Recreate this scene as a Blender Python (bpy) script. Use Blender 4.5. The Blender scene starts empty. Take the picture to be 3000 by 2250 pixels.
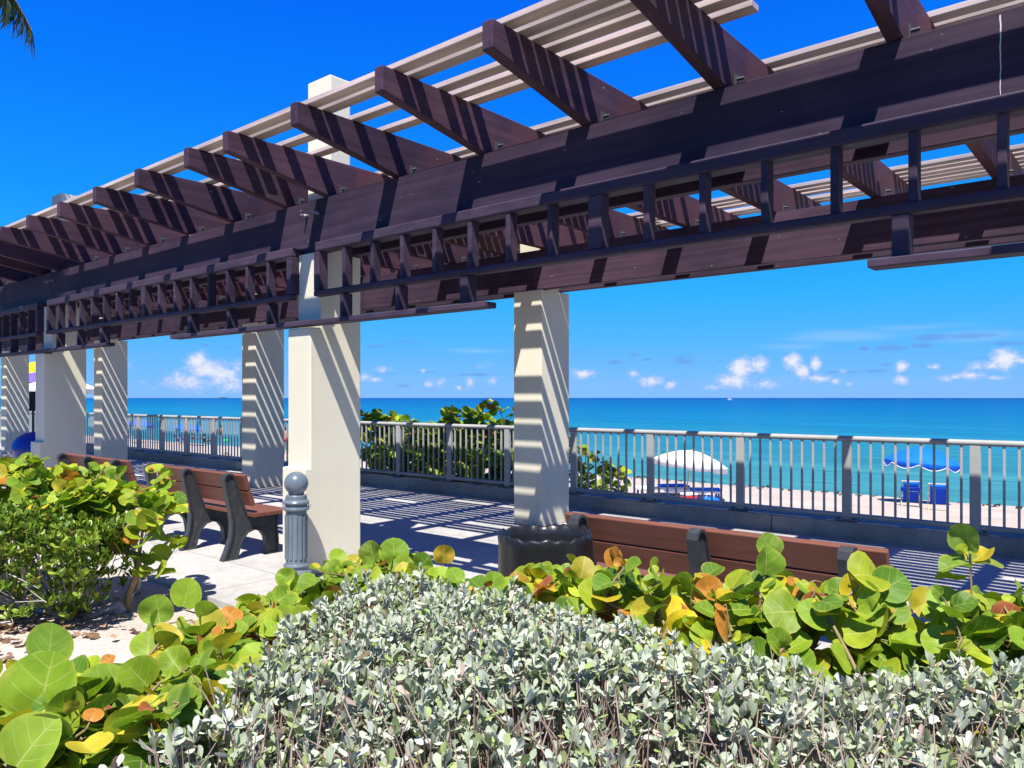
import bpy, bmesh, math, random
import numpy as np
from mathutils import Vector, Matrix
C = bpy.context.scene.collection
rad = math.radians
rnd = random.Random(7)
nrs = np.random.RandomState(11)

# ------------------------------------------------------------------ camera, sun, sky, exposure
F = 2260.0; HORIZ = 1165.0; H = 1.65; PHI = rad(49.9)
SU = (-math.sin(PHI), math.cos(PHI)); TV = (math.cos(PHI), math.sin(PHI))
R0 = PHI - math.pi/2                      # local x = -s (towards the right), local y = t (towards the sea)
cam = bpy.data.objects.new('camera', bpy.data.cameras.new('camera')); C.objects.link(cam)
cam.location = (0, 0, H); cam.rotation_euler = (rad(90), 0, 0)
cam.data.sensor_width = 36; cam.data.lens = F/3000*36; cam.data.shift_y = (HORIZ-1125)/3000
cam.data.clip_start = 0.05; cam.data.clip_end = 30000
bpy.context.scene.camera = cam
LIGHT = Vector((0.31*SU[0]+0.485*TV[0], 0.31*SU[1]+0.485*TV[1], -1)).normalized()
sun = bpy.data.objects.new('sun', bpy.data.lights.new('sun', 'SUN')); C.objects.link(sun)
sun.data.energy = 4.6; sun.data.angle = rad(0.53); sun.data.color = (1, .955, .88)
sun.rotation_euler = LIGHT.to_track_quat('-Z', 'Y').to_euler()
sc = bpy.context.scene
sc.view_settings.view_transform = 'Standard'; sc.view_settings.look = 'None'
sc.view_settings.exposure = 1.05; sc.view_settings.gamma = 1

def nd(nt, typ, **kw):
    n = nt.nodes.new(typ)
    for k, v in kw.items():
        if k.startswith('i_'):
            key = k[2:]; key = int(key) if key.isdigit() else key.replace('_', ' ')
            n.inputs[key].default_value = v
        else: setattr(n, k, v)
    return n
def lk(nt, a, b): nt.links.new(a, b)
def mth(nt, op, a, b=None, c=None, clamp=False):
    n = nt.nodes.new('ShaderNodeMath'); n.operation = op; n.use_clamp = clamp
    for i, v in enumerate((a, b, c)):
        if v is None: continue
        if isinstance(v, (int, float)): n.inputs[i].default_value = v
        else: nt.links.new(v, n.inputs[i])
    return n.outputs[0]
def mixc(nt, f, a, b, mode='MIX'):
    n = nt.nodes.new('ShaderNodeMix'); n.data_type = 'RGBA'; n.blend_type = mode
    for i, v in ((0, f), (6, a), (7, b)):
        if isinstance(v, (int, float)): n.inputs[i].default_value = v
        elif isinstance(v, tuple): n.inputs[i].default_value = (v[0], v[1], v[2], 1)
        else: nt.links.new(v, n.inputs[i])
    return n.outputs[2]
def ramp(nt, fac, stops):
    n = nt.nodes.new('ShaderNodeValToRGB'); e = n.color_ramp.elements
    while len(e) < len(stops): e.new(0.5)
    for q, (p, c) in zip(e, stops): q.position = p; q.color = (c[0], c[1], c[2], 1)
    nt.links.new(fac, n.inputs[0]); return n.outputs[0]
def mapr(nt, v, a, b, c=0., d=1., smooth=True):
    n = nt.nodes.new('ShaderNodeMapRange'); n.interpolation_type = 'SMOOTHSTEP' if smooth else 'LINEAR'
    nt.links.new(v, n.inputs[0])
    for i, x in enumerate((a, b, c, d)): n.inputs[i+1].default_value = x
    return n.outputs[0]

w = bpy.data.worlds.new('World'); sc.world = w; w.use_nodes = True
nt = w.node_tree; nt.nodes.clear()
sky = nd(nt, 'ShaderNodeTexSky', sky_type='NISHITA', sun_disc=False, sun_elevation=math.asin(-LIGHT.z),
         sun_rotation=math.atan2(-LIGHT.x, -LIGHT.y), altitude=0.0, air_density=1.0, dust_density=0.25, ozone_density=3.0)
hs = nd(nt, 'ShaderNodeHueSaturation', i_Saturation=1.38, i_Hue=0.497, i_Value=1.0); lk(nt, sky.outputs[0], hs.inputs['Color'])
tc = nd(nt, 'ShaderNodeTexCoord'); sep = nd(nt, 'ShaderNodeSeparateXYZ'); lk(nt, tc.outputs['Generated'], sep.inputs[0])
az = mth(nt, 'ARCTAN2', sep.outputs[0], sep.outputs[1])
cmb = nd(nt, 'ShaderNodeCombineXYZ'); lk(nt, az, cmb.inputs[0]); lk(nt, sep.outputs[2], cmb.inputs[1])
P = cmb.outputs[0]
def noise(vec, sx, sy, det=6, rough=.6, z=0.):
    m = nd(nt, 'ShaderNodeMapping'); m.inputs['Scale'].default_value = (sx, sy, 1); m.inputs['Location'].default_value = (0, 0, z)
    lk(nt, vec, m.inputs[0]); n = nd(nt, 'ShaderNodeTexNoise', i_Scale=1.0, i_Detail=det, i_Roughness=rough); lk(nt, m.outputs[0], n.inputs['Vector'])
    return n.outputs[0]
def blobs(lst, grow=1.):
    acc = None
    for (x, y, rx, ry, s) in lst:
        a = math.atan((x-1500)/F); k = math.cos(a)
        c = (a, math.sin(math.atan((HORIZ-y)/F*k)), 0)
        v1 = nd(nt, 'ShaderNodeVectorMath', operation='SUBTRACT'); lk(nt, P, v1.inputs[0]); v1.inputs[1].default_value = c
        v2 = nd(nt, 'ShaderNodeVectorMath', operation='MULTIPLY'); lk(nt, v1.outputs[0], v2.inputs[0]); v2.inputs[1].default_value = (F/rx/grow, F/ry/grow, 0)
        v3 = nd(nt, 'ShaderNodeVectorMath', operation='LENGTH'); lk(nt, v2.outputs[0], v3.inputs[0])
        o = mth(nt, 'MULTIPLY_ADD', v3.outputs['Value'], -s, s)
        acc = o if acc is None else mth(nt, 'MAXIMUM', acc, o)
    return acc
cum = [(578,1062,34,34,1.),(600,1082,52,36,1.),(650,1100,55,40,.9),(690,1078,28,26,.8),(555,1118,90,34,.75),(680,1130,60,28,.7),(420,1120,30,12,.4),(375,1070,20,20,.4),
       (2172,1080,40,36,1.05),(2225,1068,30,26,.95),(2150,1116,60,26,.9),(2085,1134,30,13,.7),(2240,1128,38,18,.75),(2322,1060,26,30,1.05),(2352,1088,26,22,1.),(2388,1066,17,24,1.),
       (2395,1108,36,13,.8),(2447,1116,16,10,.7),(2488,1126,14,10,.6),(2644,1072,20,17,.95),(2640,1112,24,16,.85),(2738,1074,18,10,.85),(2470,1088,12,7,.8),
       (2938,1052,38,30,1.05),(2905,1070,26,16,.9),(2858,1074,30,16,.7),(2845,1100,38,16,.85),(2770,1108,30,13,.7),(2990,1056,30,14,.8),(2915,1108,30,9,.7),(2800,1105,20,9,.7),
       (1708,1096,40,18,.85),(1856,1092,24,18,.75),(1910,1118,44,24,.75),(1965,1130,24,14,.7),(1650,1040,20,16,.5),(1120,1084,36,13,.75),(1072,1106,26,16,.8),(1098,1112,20,12,.7),
       (1258,1126,18,14,.7),(1290,1122,20,20,.65),(1375,1118,18,24,.7),(1445,1116,18,18,.7),(1240,1086,14,9,.7),(1345,1136,16,12,.6),(1410,1074,40,12,.4)]
n1 = noise(P, 62, 74, 9, .66); n2 = noise(P, 210, 240, 5, .65, 3.)
cv = mth(nt, 'ADD', blobs(cum, 1.45), mth(nt, 'MULTIPLY_ADD', n1, 1.3, -.70))
cv = mth(nt, 'ADD', cv, mth(nt, 'MULTIPLY_ADD', n2, .5, -.25))
cmask = mth(nt, 'MULTIPLY', mapr(nt, cv, .12, .72), .95)
cir = [(2460,985,210,30,1.),(2330,1015,160,16,.8),(2640,960,300,16,.7),(2850,985,260,34,.7),(1400,1028,170,14,.8),(1420,1065,60,14,.5),(600,1130,300,30,.4),(2300,1120,700,30,.5),(1300,1120,500,30,.4)]
cirn = mth(nt, 'ADD', blobs(cir), mth(nt, 'MULTIPLY_ADD', noise(P, 14, 90, 5, .55, 7.), 1.0, -.5))
cirm = mth(nt, 'MULTIPLY', mapr(nt, cirn, .1, .9), .36)
drk = [(2730,988,60,14,1.),(2610,1020,60,11,1.),(2700,1012,40,9,.9),(2840,984,80,10,1.),(2950,1006,60,9,.9),(2530,1022,24,9,.9),(2600,1068,30,6,.7),(2880,1048,26,5,.6),(2000,1056,50,20,.7),(1800,1062,36,10,.8),(1860,1038,24,8,.7),(1895,1054,22,8,.7),(1690,1030,30,14,.5),
       (1100,1015,50,8,.6),(1190,1002,60,7,.5),(1250,1090,50,5,.7),(1390,1098,110,7,.7),(1180,1130,40,8,.5),(1130,1094,50,5,.6),(600,1012,24,5,.5),(660,1018,24,4,.5),(640,1060,16,5,.5),(2110,1057,20,5,.7),(2470,1090,90,6,.6),(2210,1094,20,4,.8),(2370,1098,40,6,.7),(2560,1086,60,7,.7)]
drn = mth(nt, 'ADD', blobs(drk), mth(nt, 'MULTIPLY_ADD', noise(P, 60, 160, 5, .6, 12.), 1.2, -.6))
drm = mth(nt, 'MULTIPLY', mapr(nt, drn, .05, .7), .62)
SKYS = 0.10
K_ = 1/SKYS/2**sc.view_settings.exposure
def kc(c, k=1.): return tuple(x*K_*k for x in c)
# deep clear-air blue by elevation, blended over the physical sky
deep = ramp(nt, mapr(nt, sep.outputs[2], -.05, .95, 0., 1., False), [(0., (.20, .48, .98)), (.05, (.19, .48, 1.)), (.075, (.13, .465, 1.)), (.12, (.055, .44, 1.)), (.18, (.012, .42, 1.)), (.28, (.002, .30, 1.)), (.40, (0., .20, 1.)), (.50, (0., .145, .97)), (.75, (0., .09, .75)), (1., (0., .07, .6))])
sv_ = nd(nt, 'ShaderNodeVectorMath', operation='SCALE'); lk(nt, deep, sv_.inputs[0]); sv_.inputs['Scale'].default_value = K_
skyc = mixc(nt, .95, hs.outputs[0], sv_.outputs[0])
skyc = mixc(nt, cirm, skyc, kc((.42, .66, 1.)))
skyc = mixc(nt, drm, skyc, kc((.15, .33, .82)))
cc_ = mixc(nt, mapr(nt, cv, .3, 1.0), kc((.50, .62, .98)), kc((.88, .90, .99)))
skyc = mixc(nt, cmask, skyc, cc_)
bg = nd(nt, 'ShaderNodeBackground', i_Strength=SKYS); lk(nt, skyc, bg.inputs[0])
wo = nd(nt, 'ShaderNodeOutputWorld'); lk(nt, bg.outputs[0], wo.inputs[0])

# ------------------------------------------------------------------ coordinates
def st(s, t, z=0.): return Vector((s*SU[0]+t*TV[0], s*SU[1]+t*TV[1], z))
def to_st(x, y): return (x*SU[0]+y*SU[1], x*TV[0]+y*TV[1])
def at(x, y, Y): return Vector(((x-1500)/F*Y, Y, H-(y-HORIZ)/F*Y))         # picture point at a depth
def on(x, y, z=0.):                                                         # picture point on a level
    Y = F*(H-z)/(y-HORIZ); return at(x, y, Y)
ZS = [(9.0,-.85),(11.,-1.05),(13.5,-1.35),(20,-1.6),(27.9,-1.9),(32.3,-2.2),(40,-2.75),(60,-4.5)]
def zs(t): return float(np.interp(t, [a for a, b in ZS], [b for a, b in ZS]))
def on_sand(x, y):
    z = -1.9
    for _ in range(25):
        p = on(x, y, z); z = zs(to_st(p.x, p.y)[1])
    return Vector((p.x, p.y, z))

# ------------------------------------------------------------------ mesh helpers
class MB:
    def __init__(s): s.v = []; s.f = []
    def add(s, vs, fs):
        o = len(s.v); s.v += [tuple(p) for p in vs]; s.f += [tuple(i+o for i in f) for f in fs]; return s
    def box(s, x0, x1, y0, y1, z0, z1):
        if x0 > x1: x0, x1 = x1, x0
        return s.add([(x0,y0,z0),(x1,y0,z0),(x1,y1,z0),(x0,y1,z0),(x0,y0,z1),(x1,y0,z1),(x1,y1,z1),(x0,y1,z1)],
              [(0,3,2,1),(4,5,6,7),(0,1,5,4),(1,2,6,5),(2,3,7,6),(3,0,4,7)])
    def prism(s, prof, x0, x1):                 # profile in (y, z) extruded along x
        n = len(prof)
        if x0 > x1: x0, x1 = x1, x0
        a = sum(prof[i][0]*prof[(i+1)%n][1]-prof[(i+1)%n][0]*prof[i][1] for i in range(n))
        if a < 0: prof = prof[::-1]
        vs = [(x0, y, z) for y, z in prof] + [(x1, y, z) for y, z in prof]
        return s.add(vs, [tuple(range(n))[::-1], tuple(range(n, 2*n))] + [(i, (i+1)%n, n+(i+1)%n, n+i) for i in range(n)])
    def tube(s, pts, r, n=8, caps=True):
        pts = [Vector(p) for p in pts]; m = len(pts)
        rr = r if isinstance(r, (list, tuple)) else [r]*m
        o = len(s.v); up = Vector((0, 0, 1))
        for i, p in enumerate(pts):
            d = (pts[min(i+1, m-1)]-pts[max(i-1, 0)]).normalized()
            a = d.cross(up if abs(d.z) < .9 else Vector((1, 0, 0))).normalized(); b = d.cross(a)
            for k in range(n):
                q = p + (a*math.cos(2*math.pi*k/n) + b*math.sin(2*math.pi*k/n))*rr[i]; s.v.append(tuple(q))
        for i in range(m-1):
            for k in range(n):
                s.f.append((o+i*n+k, o+(i+1)*n+k, o+(i+1)*n+(k+1)%n, o+i*n+(k+1)%n))
        if caps:
            s.f.append(tuple(o+k for k in range(n))); s.f.append(tuple(o+(m-1)*n+k for k in range(n))[::-1])
        return s
    def lathe(s, prof, n=24, c=(0, 0), wob=None):
        o = len(s.v); m = len(prof)
        for i, (r, z) in enumerate(prof):
            for k in range(n):
                a = 2*math.pi*k/n; q = r*(wob(a, i) if wob else 1)
                s.v.append((c[0]+q*math.cos(a), c[1]+q*math.sin(a), z))
        for i in range(m-1):
            for k in range(n):
                s.f.append((o+i*n+k, o+i*n+(k+1)%n, o+(i+1)*n+(k+1)%n, o+(i+1)*n+k))
        s.f.append(tuple(o+k for k in range(n))[::-1]); s.f.append(tuple(o+(m-1)*n+k for k in range(n)))
        return s
    def build(s, name, mat, parent=None, bevel=0., smooth=False, off=None):
        me = bpy.data.meshes.new(name)
        vs = s.v if off is None else [(a-off[0], b-off[1], c-off[2]) for a, b, c in s.v]
        me.from_pydata(vs, [], s.f); me.update(); me.materials.append(mat)
        o = bpy.data.objects.new(name, me); C.objects.link(o)
        if parent is not None: o.parent = parent
        if bevel:
            m = o.modifiers.new('bevel', 'BEVEL'); m.width = bevel; m.segments = 2; m.limit_method = 'ANGLE'; m.angle_limit = rad(40)
        if smooth is True: me.polygons.foreach_set('use_smooth', [True]*len(me.polygons))
        elif smooth:
            me.polygons.foreach_set('use_smooth', [True]*len(me.polygons)); me.set_sharp_from_angle(angle=rad(smooth))
        return o
def tag(o, label, cat, group=None, kind=None):
    if label: o['label'] = label
    if cat: o['category'] = cat
    if group: o['group'] = group
    if kind: o['kind'] = kind
    return o
def thing(name, loc, rz, label, cat, group=None):
    o = bpy.data.objects.new(name, None); C.objects.link(o); o.empty_display_size = .2
    o.location = loc; o.rotation_euler = (0, 0, rz); return tag(o, label, cat, group)
def dup(root, loc, rz, label, group=None):
    def cp(o, par):
        c = o.copy(); C.objects.link(c); c.parent = par
        for ch in list(o.children): cp(ch, c)
        return c
    r = cp(root, None); r.location = loc; r.rotation_euler = (0, 0, rz); r['label'] = label
    if group: r['group'] = group
    return r

# ------------------------------------------------------------------ materials
def mat(name, col, rough=.6, spec=.4, metal=0., build=None):
    m = bpy.data.materials.new(name); m.use_nodes = True; t = m.node_tree; b = t.nodes['Principled BSDF']
    b.inputs['Base Color'].default_value = (*col, 1); b.inputs['Roughness'].default_value = rough
    b.inputs['Specular IOR Level'].default_value = spec; b.inputs['Metallic'].default_value = metal
    if build: build(t, b)
    return m
def ocoord(t, scale=(1, 1, 1), kind='Object'):
    tcn = nd(t, 'ShaderNodeTexCoord'); m = nd(t, 'ShaderNodeMapping'); m.inputs['Scale'].default_value = scale
    lk(t, tcn.outputs[kind], m.inputs[0]); return m.outputs[0]
def nz(t, vec, scale, det=4, rough=.55):
    n = nd(t, 'ShaderNodeTexNoise', i_Scale=scale, i_Detail=det, i_Roughness=rough); lk(t, vec, n.inputs['Vector']); return n.outputs[0]
def bump(t, b, h, strength, dist):
    n = nd(t, 'ShaderNodeBump', i_Strength=strength, i_Distance=dist); lk(t, h, n.inputs['Height']); lk(t, n.outputs[0], b.inputs['Normal'])
def vary(col, amt, scale, sc3=(1, 1, 1), bmp=0., dist=.01, rough_var=0., col2=None, thr=(.35, .7), fine=0.):
    def f(t, b):
        v = ocoord(t, sc3); n = nz(t, v, scale, 6)
        c2 = col2 or tuple(x*(1-amt) for x in col)
        c = mixc(t, mapr(t, n, *thr), col, c2)
        if fine:
            n3 = nz(t, v, scale*9, 4); c = mixc(t, fine, c, mixc(t, mapr(t, n3, .3, .7), (.55, .55, .55), (1.3, 1.3, 1.3)), 'MULTIPLY')
        lk(t, c, b.inputs['Base Color'])
        if bmp:
            n2 = nz(t, v, scale*6, 5); bump(t, b, n2, bmp, dist)
    return f
def wood(col, col2, sc3, inner=None):
    def f(t, b):
        v = ocoord(t, sc3); g = nz(t, v, 1., 7, .65); v2 = ocoord(t, (.9, .9, .9)); n = nz(t, v2, 1.3, 5)
        oi = nd(t, 'ShaderNodeObjectInfo')
        c = mixc(t, mapr(t, n, .35, .65), col, col2)
        c = mixc(t, .45, c, mixc(t, mapr(t, g, .3, .7), (.45, .45, .45), (1.35, 1.35, 1.35)), 'MULTIPLY')
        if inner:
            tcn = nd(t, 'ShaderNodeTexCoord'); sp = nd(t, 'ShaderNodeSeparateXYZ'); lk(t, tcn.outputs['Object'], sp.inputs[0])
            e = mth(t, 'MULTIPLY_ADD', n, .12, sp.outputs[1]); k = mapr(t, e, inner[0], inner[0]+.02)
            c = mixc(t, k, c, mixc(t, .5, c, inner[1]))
        c = mixc(t, 1., c, mixc(t, oi.outputs['Random'], (.78, .8, .85), (1.2, 1.12, 1.1)), 'MULTIPLY')
        v5 = ocoord(t, tuple(max(2.2, q*.35) for q in sc3)); w5 = nz(t, v5, 5., 3, .5); c = mixc(t, mth(t, 'MULTIPLY', mapr(t, w5, .735, .76), .6), c, (.40, .38, .37))
        lk(t, c, b.inputs['Base Color']); bump(t, b, g, .25, .004)
        lk(t, mapr(t, g, .2, .8, .45, .7), b.inputs['Roughness'])
    return f
M = {}
M['beam'] = mat('dark_stained_beam', (.1, .06, .07), .6, .1, build=wood((.062, .039, .062), (.040, .028, .048), (.8, 18, 22)))
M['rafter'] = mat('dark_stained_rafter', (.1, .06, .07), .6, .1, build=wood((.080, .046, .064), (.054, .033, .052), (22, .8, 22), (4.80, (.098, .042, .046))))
M['trellis'] = mat('dark_stained_trellis', (.1, .06, .07), .55, .16, build=wood((.060, .041, .063), (.043, .031, .053), (3, 14, 14)))
M['slat'] = mat('bleached_slat', (.55, .47, .42), .6, .3, build=wood((.50, .425, .39), (.41, .345, .31), (.8, 16, 20)))
def stuccof(t, b):
    v = ocoord(t); n = nz(t, v, .8, 6); st_ = nz(t, ocoord(t, (9, 9, .35)), 1., 5, .6); f = nz(t, v, 26, 5, .6)
    c = mixc(t, mapr(t, n, .42, .75), (.68, .635, .50), (.62, .57, .435))
    c = mixc(t, mth(t, 'MULTIPLY', mapr(t, st_, .58, .80), .35), c, (.40, .375, .30))
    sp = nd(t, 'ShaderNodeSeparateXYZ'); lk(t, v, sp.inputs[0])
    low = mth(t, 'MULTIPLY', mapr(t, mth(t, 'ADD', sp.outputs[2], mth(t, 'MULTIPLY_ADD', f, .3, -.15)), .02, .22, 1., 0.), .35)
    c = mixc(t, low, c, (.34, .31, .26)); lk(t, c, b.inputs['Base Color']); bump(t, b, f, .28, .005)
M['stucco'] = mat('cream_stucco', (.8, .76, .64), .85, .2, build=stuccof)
def concrete(col, col2, jt=False):
    def f(t, b):
        v = ocoord(t); n = nz(t, v, .7, 8, .65); n2 = nz(t, v, 9, 6, .6); n3 = nz(t, v, 120, 3)
        c = mixc(t, mapr(t, n, .38, .66), col, col2)
        c = mixc(t, .35, c, mixc(t, mapr(t, n2, .3, .7), (.7, .7, .7), (1.18, 1.18, 1.18)), 'MULTIPLY')
        if jt:
            sp = nd(t, 'ShaderNodeSeparateXYZ'); lk(t, v, sp.inputs[0]); k = None
            for ax, per, o in ((0, 3.3, .4), (1, 2.55, 4.1)):
                fr = mth(t, 'FRACT', mth(t, 'MULTIPLY', mth(t, 'SUBTRACT', sp.outputs[ax], o), 1/per))
                d = mth(t, 'ABSOLUTE', mth(t, 'SUBTRACT', fr, .5)); q = mth(t, 'GREATER_THAN', d, .5-.006/per)
                k = q if k is None else mth(t, 'MAXIMUM', k, q)
            c = mixc(t, mth(t, 'MULTIPLY', k, .7), c, (.1, .1, .1))
        c = mixc(t, .25, c, mixc(t, n3, (.6, .6, .6), (1.4, 1.4, 1.4)), 'MULTIPLY')
        lk(t, c, b.inputs['Base Color']); bump(t, b, n3, .2, .003)
    return f
M['deck'] = mat('promenade_concrete', (.5, .49, .46), .85, .25, build=concrete((.42, .405, .38), (.315, .305, .285), True))
M['kerb'] = mat('kerb_concrete', (.35, .34, .31), .9, .2, build=concrete((.36, .345, .31), (.25, .24, .215)))
def sandf(col, col2):
    def f(t, b):
        v = ocoord(t); n = nz(t, v, .5, 8, .7); n2 = nz(t, v, 40, 5, .7); n3 = nz(t, v, 5, 5, .6)
        c = mixc(t, mapr(t, n, .35, .65), col, col2)
        c = mixc(t, .4, c, mixc(t, mapr(t, n2, .3, .7), (.6, .58, .56), (1.25, 1.25, 1.25)), 'MULTIPLY')
        lk(t, c, b.inputs['Base Color']); bump(t, b, mth(t, 'ADD', mth(t, 'MULTIPLY', n3, 3.), n2), .5, .03)
    return f
M['bed'] = mat('bed_sand', (.5, .44, .38), .95, .1, build=sandf((.52, .46, .40), (.41, .36, .31)))
M['sand'] = mat('beach_sand', (.6, .5, .4), .95, .1, build=sandf((.46, .395, .33), (.40, .335, .275)))
M['rail'] = mat('grey_painted_metal', (.40, .43, .44), .42, .45, build=vary((.365, .365, .35), .15, 3., bmp=.05, dist=.002))
M['darkmetal'] = mat('dark_bracket_metal', (.06, .065, .07), .5, .5)
M['steel'] = mat('galvanised_bolt', (.45, .45, .47), .35, .5, .6)
M['plank'] = mat('brown_recycled_plank', (.2, .07, .045), .55, .35, build=vary((.17, .062, .04), .22, 2.2, (.6, 8, 8), bmp=.15, dist=.003, fine=.25))
M['iron'] = mat('black_moulded_plastic', (.03, .033, .036), .5, .4, build=vary((.035, .038, .042), .4, 14., bmp=.5, dist=.004, col2=(.062, .067, .07), thr=(.5, .75)))
M['bollard'] = mat('grey_enamel_bollard', (.19, .235, .27), .28, .5, build=vary((.125, .16, .19), .2, 5., bmp=.04, dist=.002))
M['liner'] = mat('black_bin_liner', (.012, .012, .014), .34, .45)
M['barrel'] = mat('black_bin', (.03, .028, .03), .5, .4, build=vary((.035, .033, .035), .5, 5.))
M['bluebin'] = mat('blue_plastic', (.015, .05, .32), .35, .45, build=vary((.016, .055, .33), .15, 3.))
M['blue'] = mat('blue_canvas', (.004, .13, .75), .7, .2, build=vary((.004, .14, .78), .15, 2.))
M['navy'] = mat('blue_sling', (.006, .05, .55), .7, .2, build=vary((.006, .06, .6), .2, 4.))
M['white'] = mat('white_canvas', (.8, .8, .8), .75, .2, build=vary((.82, .82, .82), .06, 2.))
M['trim'] = mat('white_trim', (.8, .82, .85), .7, .2)
M['print'] = mat('grey_print', (.25, .25, .28), .7, .2)
M['yellow'] = mat('yellow_canvas', (.85, .47, .01), .7, .2, build=vary((.88, .50, .01), .15, 2.))
M['purple'] = mat('purple_canvas', (.16, .10, .52), .7, .2, build=vary((.16, .10, .55), .2, 2.))
M['tan'] = mat('pale_wood', (.55, .38, .22), .6, .3, build=vary((.58, .40, .24), .2, 3., (6, 6, 1)))
M['green'] = mat('green_vinyl', (.02, .62, .06), .4, .4)
M['red'] = mat('red_plastic', (.55, .03, .03), .4, .4)
M['skin'] = mat('skin', (.36, .18, .11), .6, .3)
M['darkcloth'] = mat('dark_swimwear', (.02, .02, .028), .8, .2)
M['redcloth'] = mat('red_swimwear', (.4, .05, .04), .8, .2)
M['hair'] = mat('dark_hair', (.02, .014, .01), .6, .3)
M['black'] = mat('black_panel', (.012, .013, .014), .4, .4)
M['bark'] = mat('grey_bark', (.33, .28, .23), .9, .15, build=vary((.52, .47, .41), .35, 6., (1, 1, .5), bmp=.5, dist=.006))
M['twig'] = mat('dry_twig', (.24, .17, .13), .85, .15, build=vary((.36, .27, .215), .45, 9.))
M['stem'] = mat('sea_grape_stem', (.24, .15, .09), .75, .2, build=vary((.25, .17, .10), .4, 7., col2=(.20, .17, .07)))
M['palmbark'] = mat('palm_bark', (.3, .26, .22), .9, .1, build=vary((.32, .28, .24), .4, 5., (1, 1, 4), bmp=.5, dist=.02))
M['litter'] = mat('dry_leaves', (.2, .11, .06), .9, .1, build=vary((.26, .15, .08), .6, 4., col2=(.12, .06, .04)))
M['hull'] = mat('white_gelcoat', (.8, .82, .85), .3, .5)
M['glass'] = mat('dark_glass', (.02, .03, .04), .1, .5)

def leafmat(name, veins, rough=.42, trans=.35, spec=.4, sheen=0.):
    m = bpy.data.materials.new(name); m.use_nodes = True; t = m.node_tree; b = t.nodes['Principled BSDF']; out = t.nodes['Material Output']
    at_ = nd(t, 'ShaderNodeAttribute', attribute_name='tint'); c = at_.outputs['Color']
    uv = nd(t, 'ShaderNodeUVMap', uv_map='leaf'); sp = nd(t, 'ShaderNodeSeparateXYZ'); lk(t, uv.outputs[0], sp.inputs[0])
    u, v = sp.outputs[0], mth(t, 'ABSOLUTE', sp.outputs[1])
    tcn = nd(t, 'ShaderNodeTexCoord'); n = nz(t, tcn.outputs['Object'], 14, 4); nf = nz(t, tcn.outputs['Object'], 90, 3)
    c = mixc(t, .5, c, mixc(t, mapr(t, n, .3, .7), (.62, .66, .6), (1.28, 1.2, 1.25)), 'MULTIPLY')
    if veins:
        mid = mapr(t, mth(t, 'DIVIDE', v, mth(t, 'MULTIPLY_ADD', u, -.018, .022)), .7, 1.2, 1., 0.)
        # side veins leave the midrib at an angle and bend towards the tip
        q = mth(t, 'SUBTRACT', u, mth(t, 'ADD', mth(t, 'MULTIPLY', v, .62), mth(t, 'MULTIPLY', mth(t, 'MULTIPLY', v, v), .5)))
        fr = mth(t, 'FRACT', mth(t, 'MULTIPLY_ADD', q, 3.7, .75)); d = mth(t, 'ABSOLUTE', mth(t, 'SUBTRACT', fr, .5))
        sv = mapr(t, d, .008, .045, 1., 0.); sv = mth(t, 'MULTIPLY', sv, mapr(t, v, .30, .50, .85, .1))
        vm = mth(t, 'MAXIMUM', mid, sv)
        c = mixc(t, mth(t, 'MULTIPLY', vm, .6), c, (.50, .50, .17))
        rr = nd(t, 'ShaderNodeVectorMath', operation='DISTANCE'); lk(t, uv.outputs[0], rr.inputs[0]); rr.inputs[1].default_value = (.5, 0, 0)
        n5 = nz(t, tcn.outputs['Object'], 22, 5, .65)
        ed = mapr(t, mth(t, 'MULTIPLY_ADD', n5, .5, rr.outputs['Value']), .68, .86); c = mixc(t, mth(t, 'MULTIPLY', ed, .5), c, (.46, .42, .06))
        sp2 = mapr(t, nf, .64, .72); c = mixc(t, mth(t, 'MULTIPLY', sp2, .5), c, (.22, .13, .045))
        sp3 = mapr(t, n5, .68, .76); c = mixc(t, mth(t, 'MULTIPLY', sp3, .6), c, (.30, .17, .06))
    lk(t, c, b.inputs['Base Color']); b.inputs['Roughness'].default_value = rough; b.inputs['Specular IOR Level'].default_value = spec
    tr = nd(t, 'ShaderNodeBsdfTranslucent'); lk(t, mixc(t, 1., c, (1.15, 1.25, .6), 'MULTIPLY') if veins else c, tr.inputs[0])
    mx = nd(t, 'ShaderNodeMixShader', i_0=trans); lk(t, b.outputs[0], mx.inputs[1]); lk(t, tr.outputs[0], mx.inputs[2]); lk(t, mx.outputs[0], out.inputs[0])
    return m
M['grape'] = leafmat('sea_grape_leaf', True, .5, .36, .25)
M['silver'] = leafmat('silver_leaf', False, .7, .2, .12)
M['small'] = leafmat('small_green_leaf', False, .4, .3, .4)
M['frond'] = leafmat('palm_leaf', False, .45, .25, .4)

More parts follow.
